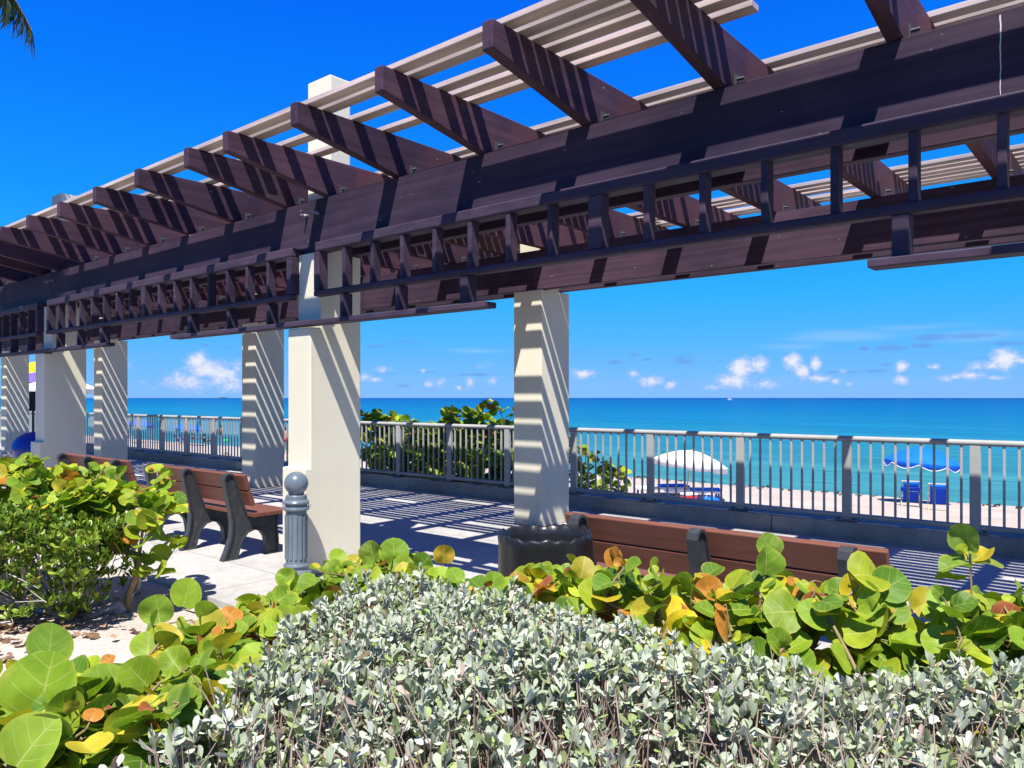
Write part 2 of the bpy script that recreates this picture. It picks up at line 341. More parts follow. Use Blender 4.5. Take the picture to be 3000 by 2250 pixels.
def seaf(t, b):
    g = nd(t, 'ShaderNodeNewGeometry'); sp = nd(t, 'ShaderNodeSeparateXYZ'); tcn = nd(t, 'ShaderNodeTexCoord'); lk(t, tcn.outputs['Object'], sp.inputs[0])
    lg = mth(t, 'LOGARITHM', mth(t, 'MAXIMUM', sp.outputs[1], 20.), 10.)
    v = ocoord(t, (.012, .05, 1)); n = nz(t, v, 1., 6, .6)
    lg2 = mth(t, 'ADD', lg, mth(t, 'MULTIPLY_ADD', n, .36, -.18))
    k = mapr(t, lg2, 1.45, 3.3, 0., 1., False)
    c = ramp(t, k, [(0., (.11, .24, .20)), (.05, (.040, .19, .185)), (.18, (.014, .15, .185)), (.34, (.003, .125, .22)), (.55, (.0, .085, .21)), (.78, (.0, .06, .19)), (1., (.0, .04, .15))])
    v3 = ocoord(t, (.16, .9, 1)); w3 = mth(t, 'MULTIPLY_ADD', nz(t, v3, 1., 7, .75), .6, mth(t, 'MULTIPLY', nz(t, ocoord(t, (.02, .12, 1)), 1., 5, .6), .4))
    c = mixc(t, 1., c, mixc(t, mapr(t, w3, .36, .64), (.68, .76, .80), (1.40, 1.24, 1.18)), 'MULTIPLY')
    lk(t, c, b.inputs['Base Color'])
    v1 = ocoord(t, (.5, 1.3, 1)); w1 = nz(t, v1, 1., 6, .62); v2 = ocoord(t, (.09, .3, 1)); w2 = nz(t, v2, 1., 4, .55)
    hsum = mth(t, 'ADD', w1, mth(t, 'MULTIPLY', w2, 4.))
    bump(t, b, hsum, .8, .35)
M['sea'] = mat('sea_water', (0, .2, .3), .3, .12, build=seaf)

# ------------------------------------------------------------------ setting: bed, promenade, kerb, beach, sea
def struct(mb, name, m, rot=True, **kw):
    o = mb.build(name, m, **kw)
    if rot: o.rotation_euler = (0, 0, R0)
    o['kind'] = 'structure'; return o
def grid(xs, ys, zf):
    mb = MB(); nx = len(xs); mb.v = [(x, y, zf(x, y)) for y in ys for x in xs]
    mb.f = [(j*nx+i, j*nx+i+1, (j+1)*nx+i+1, (j+1)*nx+i) for j in range(len(ys)-1) for i in range(nx-1)]; return mb
def hn(x, y): return math.sin(x*3.1+1.3*math.sin(y*2.3))*math.sin(y*3.7+x*.7)
T0 = 3.28                                   # edge of the paving
xs = list(np.linspace(-34, 10, 120)); ys = list(np.linspace(-.1, T0+.12, 40))
struct(grid(xs, ys, lambda x, y: -.05+.018*hn(x*.6, y*.6)+.008*hn(x*2.1, y*2.4)), 'ground', M['bed'], smooth=True)
M['dark_ground'] = mat('added_dark_ground', (.05, .05, .05), .9, .2, build=vary((.055, .055, .056), .35, 3., bmp=.3, dist=.004, fine=.3))
struct(MB().box(-60, 40, -30, -.1, -.4, -.06), 'unseen_dark_ground', M['dark_ground'])  # unseen dark ground added behind the camera, cuts bounce light on the pergola
struct(MB().box(-40, 12, T0, 9.42, -.35, 0), 'promenade', M['deck'], bevel=.01)
mb = MB(); x = -40.
while x < 12: mb.box(x+.004, x+3.3-.004, 9.385, 9.80, -1.6, .197); x += 3.3
struct(mb, 'kerb', M['kerb'], bevel=.012)
xs = list(np.linspace(-90, 40, 160)); ys = list(np.concatenate([np.linspace(9.6, 36, 90), np.linspace(37, 60, 8)]))
struct(grid(xs, ys, lambda x, y: zs(y)+(.05*hn(x*.35, y*.5)+.02*hn(x*1.3, y*1.1))*(1 if y < 29 else .3)), 'beach', M['sand'], smooth=True)
mb = MB(); mb.v = [(-9000, 31.2, -2.2), (9000, 31.2, -2.2), (9000, 12000, -2.2), (-9000, 12000, -2.2)]; mb.f = [(0, 1, 2, 3)]
struct(mb, 'sea', M['sea'])

# ------------------------------------------------------------------ pergola
pg = thing('pergola', (0, 0, 0), R0, 'dark brown timber pergola with pale roof slats on cream stucco columns along the promenade', 'pergola')
def X(s): return -s
COLS = [-.58, 6.03, 12.62, 19.24, 25.86]
for i, s in enumerate(COLS):
    near = [(4.20, 0), (4.20, .994), (4.262, .994), (4.262, 2.305), (4.375, 2.305), (4.375, 3.027), (4.485, 3.027), (4.485, 4.72), (4.725, 4.72), (4.725, 3.027), (4.85, 3.027), (4.85, 0)]
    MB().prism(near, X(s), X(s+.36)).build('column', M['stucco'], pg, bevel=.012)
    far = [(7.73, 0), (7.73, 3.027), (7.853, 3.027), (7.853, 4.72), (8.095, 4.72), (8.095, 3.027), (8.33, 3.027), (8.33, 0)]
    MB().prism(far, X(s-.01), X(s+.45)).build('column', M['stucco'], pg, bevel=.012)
mids = [s+.18 for s in COLS]; ends = [-3.2] + mids[1:4] + [27.4]
for t0, t1 in ((4.42, 4.484), (4.728, 4.81), (7.768, 7.85), (8.098, 8.18)):
    for a, b in zip(ends[:-1], ends[1:]):
        bo = MB().box(X(a+.002), X(b-.002), t0, t1, 3.03, 3.54).build('beam', M['beam'], pg, bevel=.006)
        if t0 == 4.42 and a > 0:
            for q in (-.09, .09):
                MB().tube([(X(a+q), 4.418, 3.40), (X(a+q), 4.385, 3.40)], .017, 8).build('washer', M['steel'], bo)
                MB().tube([(X(a+q), 4.384, 3.40), (X(a+q), 4.345, 3.40)], .009, 6).build('bolt', M['steel'], bo)
dr = MB(); zz = np.linspace(3.52, 3.05, 26); pv = [(X(.602)+.0012*math.sin(z*37)+.0008*math.sin(z*91), z) for z in zz]
for i, ((xa, za), (xb, zb)) in enumerate(zip(pv[:-1], pv[1:])):
    w_ = .0032*(1-.6*i/25); dr.add([(xa-w_, 4.4185, za), (xa+w_, 4.4185, za), (xb+w_, 4.4185, zb), (xb-w_, 4.4185, zb)], [(0, 1, 2, 3)])
M['drip'] = mat('white_dropping', (.55, .56, .55), .8, .1)
bfirst = [o for o in pg.children if o.name.startswith('beam')][0]
dr.build('drip_stain', M['drip'], bfirst)
RAF = []
s = 5.965
for k in range(8): RAF.append(s-.985*k)
for j, c in enumerate(COLS[1:4]):
    d = COLS[2]-COLS[1]
    for k in range(7): RAF.append(c+.60+k*.986)
RAF += [COLS[4]+.60, COLS[4]+1.55]
RAF = sorted(set(round(r, 3) for r in RAF))
prof = [(3.397, 3.715), (3.397, 3.884), (9.183, 3.884), (9.183, 3.715), (8.16, 3.543), (4.42, 3.543)]
for s in RAF:
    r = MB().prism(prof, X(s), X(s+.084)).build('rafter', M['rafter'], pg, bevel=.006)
    for t0 in (4.56, 7.95):
        b = MB(); b.box(X(s)+.001, X(s)+.006, t0-.02, t0+.05, 3.545, 3.66); b.box(X(s)+.001, X(s)+.06, t0-.02, t0+.05, 3.541, 3.546)
        b.tube([(X(s), t0+.015, 3.63), (X(s)+.05, t0+.015, 3.63)], .011, 6)
        b.build('bracket', M['darkmetal'], r)
NEAR = [3.51, 3.648, 3.79, 3.94, 4.10, 4.26]
rows = []
full = (-2.6, 27.0)
rows += [(3.51, [full]), (3.648, [full]), (3.79, [(-2.6, 3.06)]), (3.94, [(-2.6, 6.72), (8.50, 17.2), (20.0, 27)]), (4.10, [(-2.6, 4.05), (6.56, 27)]), (4.26, [(1.77, 27)])]
def cuts(gaps):
    out = []; a = full[0]
    for g0, g1 in sorted(gaps): out.append((a, g0)); a = g1
    out.append((a, full[1])); return out
G = {2: [(3.1, 3.9), (9.7, 10.5)], 3: [(5.1, 5.9), (15.2, 16.9)], 5: [(.98, 1.85)], 6: [(12.75, 14.1)], 8: [(4.1, 4.9)], 9: [(7.75, 8.5), (-.9, -.1)], 11: [(1.1, 1.85), (10.7, 11.5)],
     12: [(5.1, 5.9), (17.2, 18.0)], 13: [(6.1, 7.5)], 15: [(2.1, 2.9), (4.1, 4.9), (13.8, 14.9)], 16: [(2.02, 5.92), (7.6, 9.5), (10.6, 12.5), (15.2, 18.1)], 17: [(1.95, 2.95), (8.6, 9.5), (13.9, 15.)]}
for k in range(18): rows.append((5.055+.146*k, cuts(G.get(k, []))))
for i, t0 in enumerate(NEAR): rows.append((12.58-t0-.1, cuts([(2.1, 4.9)] if i == 2 else [(5.1, 7.5)] if i == 4 else [])))
for t0, ivs in rows:
    for a, b in ivs:
        j = rnd.uniform(-.006, .006); e = rnd.uniform(-.02, .02)
        MB().box(X(a+e), X(b+e), t0+j-(.015 if t0 < 5 else 0), t0+.1+j-(.015 if t0 < 5 else 0), 3.8865, 3.925).build('slat', M['slat'], pg, bevel=.004)
# hanging trellis, one run in each bay, and the lower tier around each near column
bays = list(zip(COLS[:-1], COLS[1:]))
for a, b in bays:
    s0, s1 = a+.36-.01, b+.02-.05
    if a < 0: s0 = a+.36
    tr = MB().box(X(s0), X(s1), 4.285, 4.418, 3.0, 3.09).box(X(s0), X(s1), 4.27, 4.36, 2.585, 2.640).build('trellis', M['trellis'], pg, bevel=.014)
    n = 16; c = 8
    for k in range(n+1):
        s = s0+.03+(s1-s0-.06)*k/n; hw = .052 if k == c else .04 if k in (0, n) else .021
        MB().box(X(s-hw), X(s+hw), 4.283 if hw > .03 else 4.295, 4.385, 2.641, 2.999).build('post', M['trellis'], tr, bevel=.006)
for c in COLS:
    m_ = c+.18
    offs = [-2.12, -1.36, -.62, .55, 1.30, 2.12]; a, b = m_-2.40, m_+2.44
    if c < 0: offs = [1.42, .62, -.62, -1.4]; a, b = -2.6, 1.16
    lo = MB().box(X(a), X(b), 4.215, 4.345, 2.318, 2.362).build('lower_trellis', M['trellis'], pg, bevel=.006)
    for o in offs:
        hw = .04 if abs(o) > 2 or o == 1.42 else .024
        MB().box(X(m_+o-hw), X(m_+o+hw), 4.277, 4.385, 2.363, 2.584).build('post', M['trellis'], lo, bevel=.006)

# ------------------------------------------------------------------ railing on the kerb
rl = thing('railing', (0, 0, 0), R0, 'grey metal railing with round top rail and slim balusters on the concrete kerb', 'railing')
S0, S1 = -2.464, 34.8
tt = 9.52
def pip(mb, s0, s1, z, r): mb.tube([(X(s0), tt, z), (X(s1), tt, z)], r, 12)
cutp = [S0, 4.12, 12.02, 19.9, 27.8, S1]
for a, b in zip(cutp[:-1], cutp[1:]):
    mb = MB(); pip(mb, a+.006, b-.006, 1.165, .034); mb.build('top_rail', M['rail'], rl, smooth=50)
    mb = MB(); pip(mb, a+.006, b-.006, .262, .031); mb.build('bottom_rail', M['rail'], rl, smooth=50)
posts = [1.526+1.317*k for k in range(-3, 25)]; bal = []
for i, s in enumerate(posts):
    MB().box(X(s-.052), X(s+.052), tt-.026, tt+.026, .215, 1.135).build('post', M['rail'], rl, bevel=.004)
    MB().box(X(s-.13), X(s+.13), tt-.07, tt+.07, .1975, .214).tube([(X(s-.09), tt-.03, .21), (X(s-.09), tt-.03, .235)], .014, 6).tube([(X(s+.09), tt-.03, .21), (X(s+.09), tt-.03, .235)], .014, 6).build('base_plate', M['darkmetal'], rl)
    if i+1 < len(posts): bal += [s+1.317*k/10 for k in range(1, 10)]
bal = sorted(bal, key=lambda s: abs(s-2.4)); rest = MB()
for k, s in enumerate(bal):
    mb = MB() if k < 100 else rest
    mb.box(X(s-.0125), X(s+.0125), tt-.0125, tt+.0125, .285, 1.14)
    if k < 100: mb.build('baluster', M['rail'], rl, bevel=.004)
o = rest.build('balusters', M['rail'], rl); o['kind'] = 'stuff'

# ------------------------------------------------------------------ benches
def make_bench(label):
    root = thing('park_bench', (0, 0, 0), R0, label, 'bench', 'park benches under the pergola')
    prof = [(0, 0), (.15, 0), (.175, .10), (.215, .20), (.275, .265), (.35, .285), (.43, .265), (.48, .20), (.50, .10), (.505, 0), (.63, 0), (.625, .15), (.61, .30), (.63, .415),
            (.40, .425), (.30, .42), (.255, .46), (.215, .56), (.155, .74), (.125, .83), (.10, .865), (.06, .875), (.025, .855), (.015, .82), (.045, .68), (.085, .50), (.105, .36), (.09, .22), (.045, .10)]
    for x in (.16, 1.01, 1.86):
        lg = MB().prism(prof, x-.02, x+.02).build('leg', M['iron'], root, bevel=.008)
        rim = MB(); n = len(prof)
        loop = prof+[prof[0]]
        for (a, b) in zip(loop[:-1], loop[1:]):
            if a[1] < .01 and b[1] < .01: continue
            d = Vector((b[0]-a[0], b[1]-a[1])).normalized(); nn = Vector((-d.y, d.x))*.009
            rim.prism([(a[0]+nn.x-d.x*.004, a[1]+nn.y-d.y*.004), (b[0]+nn.x+d.x*.004, b[1]+nn.y+d.y*.004), (b[0]-nn.x+d.x*.004, b[1]-nn.y+d.y*.004), (a[0]-nn.x-d.x*.004, a[1]-nn.y-d.y*.004)], x-.036, x+.036)
        rim.box(x-.036, x+.036, 0, .15, 0.001, .018).box(x-.036, x+.036, .505, .63, .001, .018)
        rim.build('rim', M['iron'], lg)
    def slab(y0, z0, y1, z1, th, nm):
        d = Vector((y1-y0, z1-z0)).normalized(); n = Vector((d.y, -d.x))*th
        MB().prism([(y0, z0), (y1, z1), (y1+n.x, z1+n.y), (y0+n.x, z0+n.y)], 0, 2.03).build(nm, M['plank'], root, bevel=.007)
    slab(.235, .545, .186, .695, .045, 'back_plank'); slab(.183, .704, .132, .862, .045, 'back_plank')
    for y in (.262, .408, .554): MB().box(0, 2.03, y, y+.138, .428, .472).build('seat_plank', M['plank'], root, bevel=.007)
    return root
b1 = make_bench('brown plank bench with black legs beside the black lined rubbish bin, seen from behind')
b1.location = st(3.10, 4.10)
dup(b1, st(9.10, 4.06), R0, 'brown plank bench with black legs nearest the grey ball topped bollard')
dup(b1, st(11.78, 4.08), R0, 'farthest brown plank bench, mostly hidden behind the leafy shrub at left')

# ------------------------------------------------------------------ bollard, bins
bp = on(868, 1712)
bo = thing('bollard', (bp.x, bp.y, 0), 0, 'grey fluted bollard with a ball on top in front of the cream column', 'bollard')
k = 1.0
MB().lathe([(.005, 0), (.142, 0), (.145, .02), (.14, .035), (.125, .05), (.12, .062), (.128, .075), (.13, .11), (.118, .125), (.098, .14), (.098, .152), (.106, .158), (.112, .172), (.106, .186), (.094, .192), (.005, .192)], 36).build('base', M['bollard'], bo, smooth=35)
MB().lathe([(.005, .192), (.091, .192), (.091, .225), (.0885, .235), (.0885, .61), (.091, .625), (.091, .655), (.005, .655)], 96, wob=None).build('core', M['bollard'], bo, smooth=35)
fl = MB(); n = 14
for i in range(n):
    a = 2*math.pi*i/n; r0, r1 = .0875, .0985; h = math.pi/n*.62
    q = [(r0, a-h), (r1, a-h*.8), (r1+.002, a), (r1, a+h*.8), (r0, a+h)]
    vs = [(r*math.cos(b), r*math.sin(b), z) for z in (.232, .615) for r, b in q]
    fl.add(vs, [(j, j+1, 6+j, 5+j) for j in range(4)] + [(0, 1, 2, 3, 4)[::-1], (5, 6, 7, 8, 9)])
fl.build('flutes', M['bollard'], bo, smooth=50)
MB().lathe([(.005, .655), (.10, .655), (.112, .662), (.115, .674), (.11, .686), (.098, .69), (.096, .706), (.11, .715), (.115, .728), (.108, .742), (.094, .752), (.092, .785), (.086, .792), (.005, .792)], 36).build('collar', M['bollard'], bo, smooth=35)
MB().lathe([(.005, .785), (.062, .79), (.07, .81)] + [(.104*math.cos(a), .893+.104*math.sin(a)) for a in np.linspace(-.80, 1.53, 16)], 36).build('ball', M['bollard'], bo, smooth=60)
for a in (0., math.pi):
    m_ = MB(); m_.tube([(.118*math.cos(a)+.008*math.cos(th)*math.cos(a), .118*math.sin(a)+.008*math.cos(th)*math.sin(a), .70+.018*math.sin(th)) for th in np.linspace(0, 2*math.pi, 13)], .004, 5, False); m_.build('ring', M['steel'], bo, smooth=True)

tp = at(1597, 1562, 4.54)
tb = thing('trash_can', (tp.x, tp.y, 0), 0, 'round black rubbish bin with a black bag folded over its rim', 'rubbish bin')
MB().lathe([(.01, 0), (.235, 0), (.245, .03), (.262, .45), (.268, .83), (.255, .83), (.25, .45), (.23, .06), (.01, .05)], 40).build('barrel', M['barrel'], tb, smooth=40)
def wb(a, i):
    if i in (0, 1): return 1+.012*math.sin(11*a+1)+.01*math.sin(23*a)
    return 1+.004*math.sin(17*a+i)+.005*math.sin(9*a+i*.8)+.004*math.sin(31*a)
lv = MB(); prof_l = [(.286, .47), (.284, .52), (.279, .60), (.276, .70), (.275, .80), (.279, .838), (.272, .858), (.258, .852), (.250, .80), (.243, .70), (.238, .58), (.233, .42), (.05, .38)]
lv.lathe(prof_l, 90, wob=wb); lv.f = lv.f[:-2]
lv.v = [(x, y, z+(.006*math.sin(7*math.atan2(y, x))+.006*math.sin(19*math.atan2(y, x)) if .8 < z < .87 else .03*math.sin(5*math.atan2(y, x)+1)+.012*math.sin(13*math.atan2(y, x)) if z < .53 and x*x+y*y > .06 else 0)) for x, y, z in lv.v]
lv.build('bag', M['liner'], tb, smooth=True)

rp = at(112, 1264, 13.1)
rb = thing('recycling_barrel', (rp.x, rp.y, 0), 0, 'blue round barrel with domed lid half hidden behind the second cream column', 'recycling bin')
MB().lathe([(.01, 0), (.30, 0), (.33, .04), (.36, .70), (.37, .76), (.01, .76)], 36).build('body', M['bluebin'], rb, smooth=40)
MB().lathe([(.01, .765), (.40, .765), (.405, .80)] + [(.40*math.cos(a), .80+.28*math.sin(a)) for a in np.linspace(.05, 1.55, 10)], 36).build('lid', M['bluebin'], rb, smooth=50)

# ------------------------------------------------------------------ leaves
def disc_tmpl(n):
    th = np.arange(n)*2*math.pi/n
    notch = 1-.17*np.exp(-((np.abs(th-math.pi))/.28)**2)
    vs = [(.5, 0.)]
    for rr in (.5, 1.): vs += [(.5+.5*rr*c*(nn if rr == 1 else 1)*1.0, .56*rr*s_*(nn if rr == 1 else 1)) for c, s_, nn in zip(np.cos(th), np.sin(th), notch)]
    fs = [(0, 1+k, 1+(k+1) % n) for k in range(n)] + [(1+k, 1+n+k, 1+n+(k+1) % n, 1+(k+1) % n) for k in range(n)]
    return np.array(vs), fs
def obo_tmpl(wd=.24, rows_=(0, .3, .62, .88, 1.), prof=(.10, .62, 1., .8, .18)):
    vs = [(u, wd*p*q) for u, p in zip(rows_, prof) for q in (-1, 0, 1)]
    fs = [(3*i+j, 3*i+3+j, 3*i+4+j, 3*i+1+j) for i in range(len(rows_)-1) for j in range(2)]
    return np.array(vs), fs
def leaves_obj(name, L, tmpl, m, parent=None, fold=(.02, .5), bend=(-.5, .25), wave=.085):
    """L: list of (pos, dir, normal, size, tint)"""
    tv, tf = tmpl; N = len(L); nv = len(tv)
    p = np.array([l[0] for l in L]); d = np.array([l[1] for l in L]); n = np.array([l[2] for l in L]); sz = np.array([l[3] for l in L]); ti = np.array([l[4] for l in L])
    d /= np.linalg.norm(d, axis=1, keepdims=True)
    n = n-(n*d).sum(1, keepdims=True)*d; ln = np.linalg.norm(n, axis=1, keepdims=True); n = np.where(ln < 1e-4, np.array([[.3, .2, .9]]), n); n /= np.linalg.norm(n, axis=1, keepdims=True)
    lat = np.cross(n, d)
    u = tv[None, :, 0]; v = tv[None, :, 1]
    fo = nrs.uniform(*fold, (N, 1)); be = nrs.uniform(*bend, (N, 1)); ph = nrs.uniform(0, 6.28, (N, 1)); wv = nrs.uniform(0, wave, (N, 1)); asy = nrs.uniform(.9, 1.1, (N, 1))
    ang = np.arctan2(v, u-.5)
    wz = fo*np.abs(v) + be*(u-.15)**2*np.sign(u-.15) + wv*np.sin(3*ang+ph)*np.hypot(u-.5, v)*2
    vv = v*asy
    V = p[:, None, :] + sz[:, None, None]*(u[..., None]*d[:, None, :] + vv[..., None]*lat[:, None, :] + wz[..., None]*n[:, None, :])
    V = V.reshape(-1, 3)
    lens = np.array([len(f) for f in tf]); flat = np.concatenate([np.array(f) for f in tf])
    loops = (flat[None, :]+(np.arange(N)*nv)[:, None]).ravel().astype(np.int32)
    tot = np.tile(lens, N); starts = np.concatenate([[0], np.cumsum(tot)[:-1]]).astype(np.int32)
    me = bpy.data.meshes.new(name); me.vertices.add(len(V)); me.vertices.foreach_set('co', V.astype(np.float32).ravel())
    me.loops.add(len(loops)); me.loops.foreach_set('vertex_index', loops); me.polygons.add(len(tot)); me.polygons.foreach_set('loop_start', starts)
    me.polygons.foreach_set('use_smooth', np.ones(len(tot), bool))
    me.update(calc_edges=True)
    uvl = me.uv_layers.new(name='leaf'); uvt = tv[flat]; uvl.data.foreach_set('uv', np.tile(uvt, (N, 1)).astype(np.float32).ravel())
    at_ = me.attributes.new('tint', 'FLOAT_COLOR', 'POINT'); cc = np.ones((N, nv, 4), np.float32); cc[..., :3] = ti[:, None, :]; at_.data.foreach_set('color', cc.ravel())
    me.materials.append(m); me.validate()
    o = bpy.data.objects.new(name, me); C.objects.link(o)
    if parent is not None: o.parent = parent
    return o
def segs_obj(name, S, m, parent=None, n=5):
    """S: list of (p0, p1, r0, r1)"""
    p0 = np.array([s[0] for s in S], float); p1 = np.array([s[1] for s in S], float); r0 = np.array([s[2] for s in S]); r1 = np.array([s[3] for s in S]); N = len(S)
    d = p1-p0; d /= np.maximum(np.linalg.norm(d, axis=1, keepdims=True), 1e-6)
    ref = np.where(np.abs(d[:, 2:3]) < .9, np.array([[0, 0, 1.]]), np.array([[1., 0, 0]])); a = np.cross(d, ref); a /= np.linalg.norm(a, axis=1, keepdims=True); b = np.cross(d, a)
    th = np.arange(n)*2*math.pi/n; ring = np.cos(th)[None, :, None]*a[:, None, :]+np.sin(th)[None, :, None]*b[:, None, :]
    V = np.concatenate([p0[:, None, :]+ring*r0[:, None, None], p1[:, None, :]+ring*r1[:, None, None]], 1).reshape(-1, 3)
    f = np.array([(k, n+k, n+(k+1) % n, (k+1) % n) for k in range(n)]); lo = (f.ravel()[None, :]+(np.arange(N)*2*n)[:, None]).ravel().astype(np.int32)
    me = bpy.data.meshes.new(name); me.vertices.add(len(V)); me.vertices.foreach_set('co', V.astype(np.float32).ravel()); me.loops.add(len(lo)); me.loops.foreach_set('vertex_index', lo)
    me.polygons.add(N*n); me.polygons.foreach_set('loop_start', np.arange(N*n, dtype=np.int32)*4); me.polygons.foreach_set('use_smooth', np.ones(N*n, bool)); me.update(calc_edges=True)
    me.materials.append(m); o = bpy.data.objects.new(name, me); C.objects.link(o)
    if parent is not None: o.parent = parent
    return o
PAL = [(.16, .275, .020), (.22, .335, .020), (.31, .39, .022), (.09, .19, .018), (.55, .43, .02), (.50, .20, .03), (.30, .085, .03), (.44, .38, .03)]
def tint(wts): 
    c = PAL[rnd.choices(range(len(PAL)), wts)[0]]; k = rnd.uniform(.85, 1.18); return tuple(x*k for x in c)
def grape(label, root_loc, bases, tips, size, nl=(4, 6), name='sea_grape_shrub', wts=(26, 25, 20, 16, 5, 4, 2, 6), det=12, hero=(), face=None, rtrunk=.0042, group=None, droop=.0, thin=1.):
    """branching stems from bases to tips; round leaves around every tip"""
    root = thing(name, root_loc, 0, label, 'shrub', group); R = Vector(root_loc)
    nodes = [Vector(b) for b in bases]; par = [-1]*len(bases); cnt = [0]*len(bases); tipn = []
    bx = [Vector(b) for b in bases]
    tips = sorted([Vector(t) for t in tips], key=lambda t: min((t-b).length for b in bx))
    for t in tips:
        best, bi = 1e9, 0
        for i, q in enumerate(nodes):
            dv = t-q; c = dv.length+max(0, q.z-t.z+.05)*2.5+abs(dv.z)*.0
            if c < best: best, bi = c, i
        q = nodes[bi]; k = max(1, int((t-q).length/.16)); prev = bi
        for j in range(1, k+1):
            f = j/k; pp = q.lerp(t, f); pp.z += .10*(t-q).length*math.sin(f*math.pi)*(-.6 if t.z > q.z else .6)
            if j < k: pp += Vector((rnd.gauss(0, .012), rnd.gauss(0, .012), rnd.gauss(0, .01)))
            nodes.append(pp); par.append(prev); cnt.append(0); prev = len(nodes)-1
        tipn.append(prev)
    for i in tipn:
        k = i
        while k >= 0: cnt[k] += 1; k = par[k]
    S = []
    for i, p in enumerate(par):
        if p < 0: continue
        r1 = rtrunk*math.sqrt(cnt[i])*.8; r0 = rtrunk*math.sqrt(max(cnt[p], cnt[i]))*.8 if par[p] >= 0 else r1*1.25
        S.append((nodes[p]-R, nodes[i]-R, max(min(r0, r1*1.6), .0025), max(r1, .0022)))
    L = []
    for i in tipn:
        tp_ = nodes[i]; p = par[i]; ax = (tp_-nodes[p]).normalized() if p >= 0 else Vector((0, 0, 1)); ax = (ax+Vector((0, 0, .6))).normalized()
        n = rnd.randint(*nl); a0 = rnd.uniform(0, 6.28)
        for j in range(n):
            a = a0+j*2.6+rnd.gauss(0, .35); el = rnd.uniform(-.25, .95)-droop*j/n
            d = Vector((math.cos(a)*math.cos(el), math.sin(a)*math.cos(el), math.sin(el)))
            up = Vector((rnd.gauss(0, .55), rnd.gauss(-.12, .55), 1.)); 
            if face is not None and rnd.random() < .45: up = Vector(face)+Vector((rnd.gauss(0, .4), rnd.gauss(0, .4), rnd.gauss(0, .4)))
            off = j*rnd.uniform(.018, .035); b = tp_-ax*off; pet = rnd.uniform(.012, .03)
            sz = size[0]+(size[1]-size[0])*min(1, .25+.75*j/max(1, n-1))*rnd.uniform(.75, 1.1); w_ = wts
            if j == 0: sz *= .5; w_ = (8, 12, 18, 0, 8, 16, 6, 22)
            lp = b+d*pet; S.append((b-R, lp-R, .0024, .002))
            L.append((tuple(lp-R), tuple(d), tuple(up), sz, tint(w_)))
    for (pos, d, up, sz, tn) in hero:
        sz *= .87
        L.append((tuple(Vector(pos)-R), d, up, sz, tn)); q = min(nodes, key=lambda v: (v-Vector(pos)).length); S.append((q-R, Vector(pos)-R, .004, .003))
    leaves_obj('foliage', L, disc_tmpl(det), M['grape'], root); segs_obj('stems', S, M['stem'], root, 6)
    return root
def poly_pts(n, line, hw, zlo, ztop):
    out = []
    for _ in range(n):
        f = rnd.random()*(len(line)-1); i = min(int(f), len(line)-2); g = f-i
        c = [line[i][q]*(1-g)+line[i+1][q]*g for q in range(len(line[0]))]
        zt = c[2]; r = rnd.random()**.55
        out.append((c[0]+rnd.uniform(-hw, hw), c[1]+rnd.uniform(-hw, hw), zlo+(zt-zlo)*r+rnd.gauss(0, .03)))
    return out
SUNF = (-.1, -.55, .7)
# right-hand row, behind the silver hedge
line = [(-.95, 3.95, .80), (-.55, 3.8, .80), (-.1, 3.6, .77), (.3, 3.4, .86), (.75, 3.15, .93), (1.15, 2.95, .92), (1.55, 2.8, .92), (2.0, 2.65, .91), (2.4, 2.5, .9)]
tips = poly_pts(400, line, .27, .40, 0)
bases = [(x, y, -.04) for x, y, z in line for _ in (0,)] + [(x+.2, y-.1, -.04) for x, y, z in line[:-1]]
hero = [(at(2240,1690,3.0), (.15, 0, 1), (.45, -1, .1), .135, (.15, .26, .02)), (at(2262,1640,3.05), (-.3, .1, 1), (.3, -.8, .4), .125, (.17, .27, .03)), (at(2490,1690,2.85), (1, .1, .15), (.1, -.6, .8), .17, (.30, .36, .02)), (at(2560,1740,2.85), (.8, .1, .35), (.3, -.75, .7), .15, (.10, .22, .02)),
        (at(1700,1700,3.4), (.2, .1, .8), (0, -1, .2), .12, (.30, .26, .02)), (at(1520,1740,3.5), (-.1, 0, .9), (.2, -1, .2), .11, (.36, .22, .02)), (at(1300,1655,3.9), (.0, 0, 1), (.2, -1, .1), .12, (.34, .24, .02)),
        (at(1155,1655,4.0), (-.05, .1, 1), (.2, -1, .2), .16, (.17, .29, .02)), (at(1100,1650,4.0), (-.3, .1, .9), (-.3, -1, .3), .14, (.13, .21, .02)), (at(1960,1860,2.9), (-.3, .1, -.4), (.1, -.8, .6), .19, (.50, .36, .02)), (at(2090,1745,2.95), (.5, .1, -.3), (.1, -.8, .6), .13, (.48, .37, .02))]
gr = grape('long row of low sea grape with big round leaves growing behind the silvery hedge', (.6, 3.2, 0), bases, tips, (.065, .135), (4, 7), det=16, hero=hero, face=SUNF)
# lone tall shoot
tipA = at(2842, 1640, 2.62); 
shoot = grape('tall lone sea grape shoot with one upright folded leaf near the railing at right', (tipA.x, tipA.y, 0), [(tipA.x-.06, tipA.y+.05, -.04)], [tuple(tipA)], (.07, .10), (3, 3), det=18,
      hero=[(tipA+Vector((0, 0, .02)), (-.12, 0, 1), (-.95, -.5, .05), .125, (.20, .31, .05)), (tipA+Vector((0, 0, -.02)), (-.9, 0, .1), (0, -.25, 1), .115, (.16, .26, .03)), (tipA+Vector((0, 0, -.01)), (1., 0, .1), (0, -.25, 1), .12, (.20, .27, .03))])
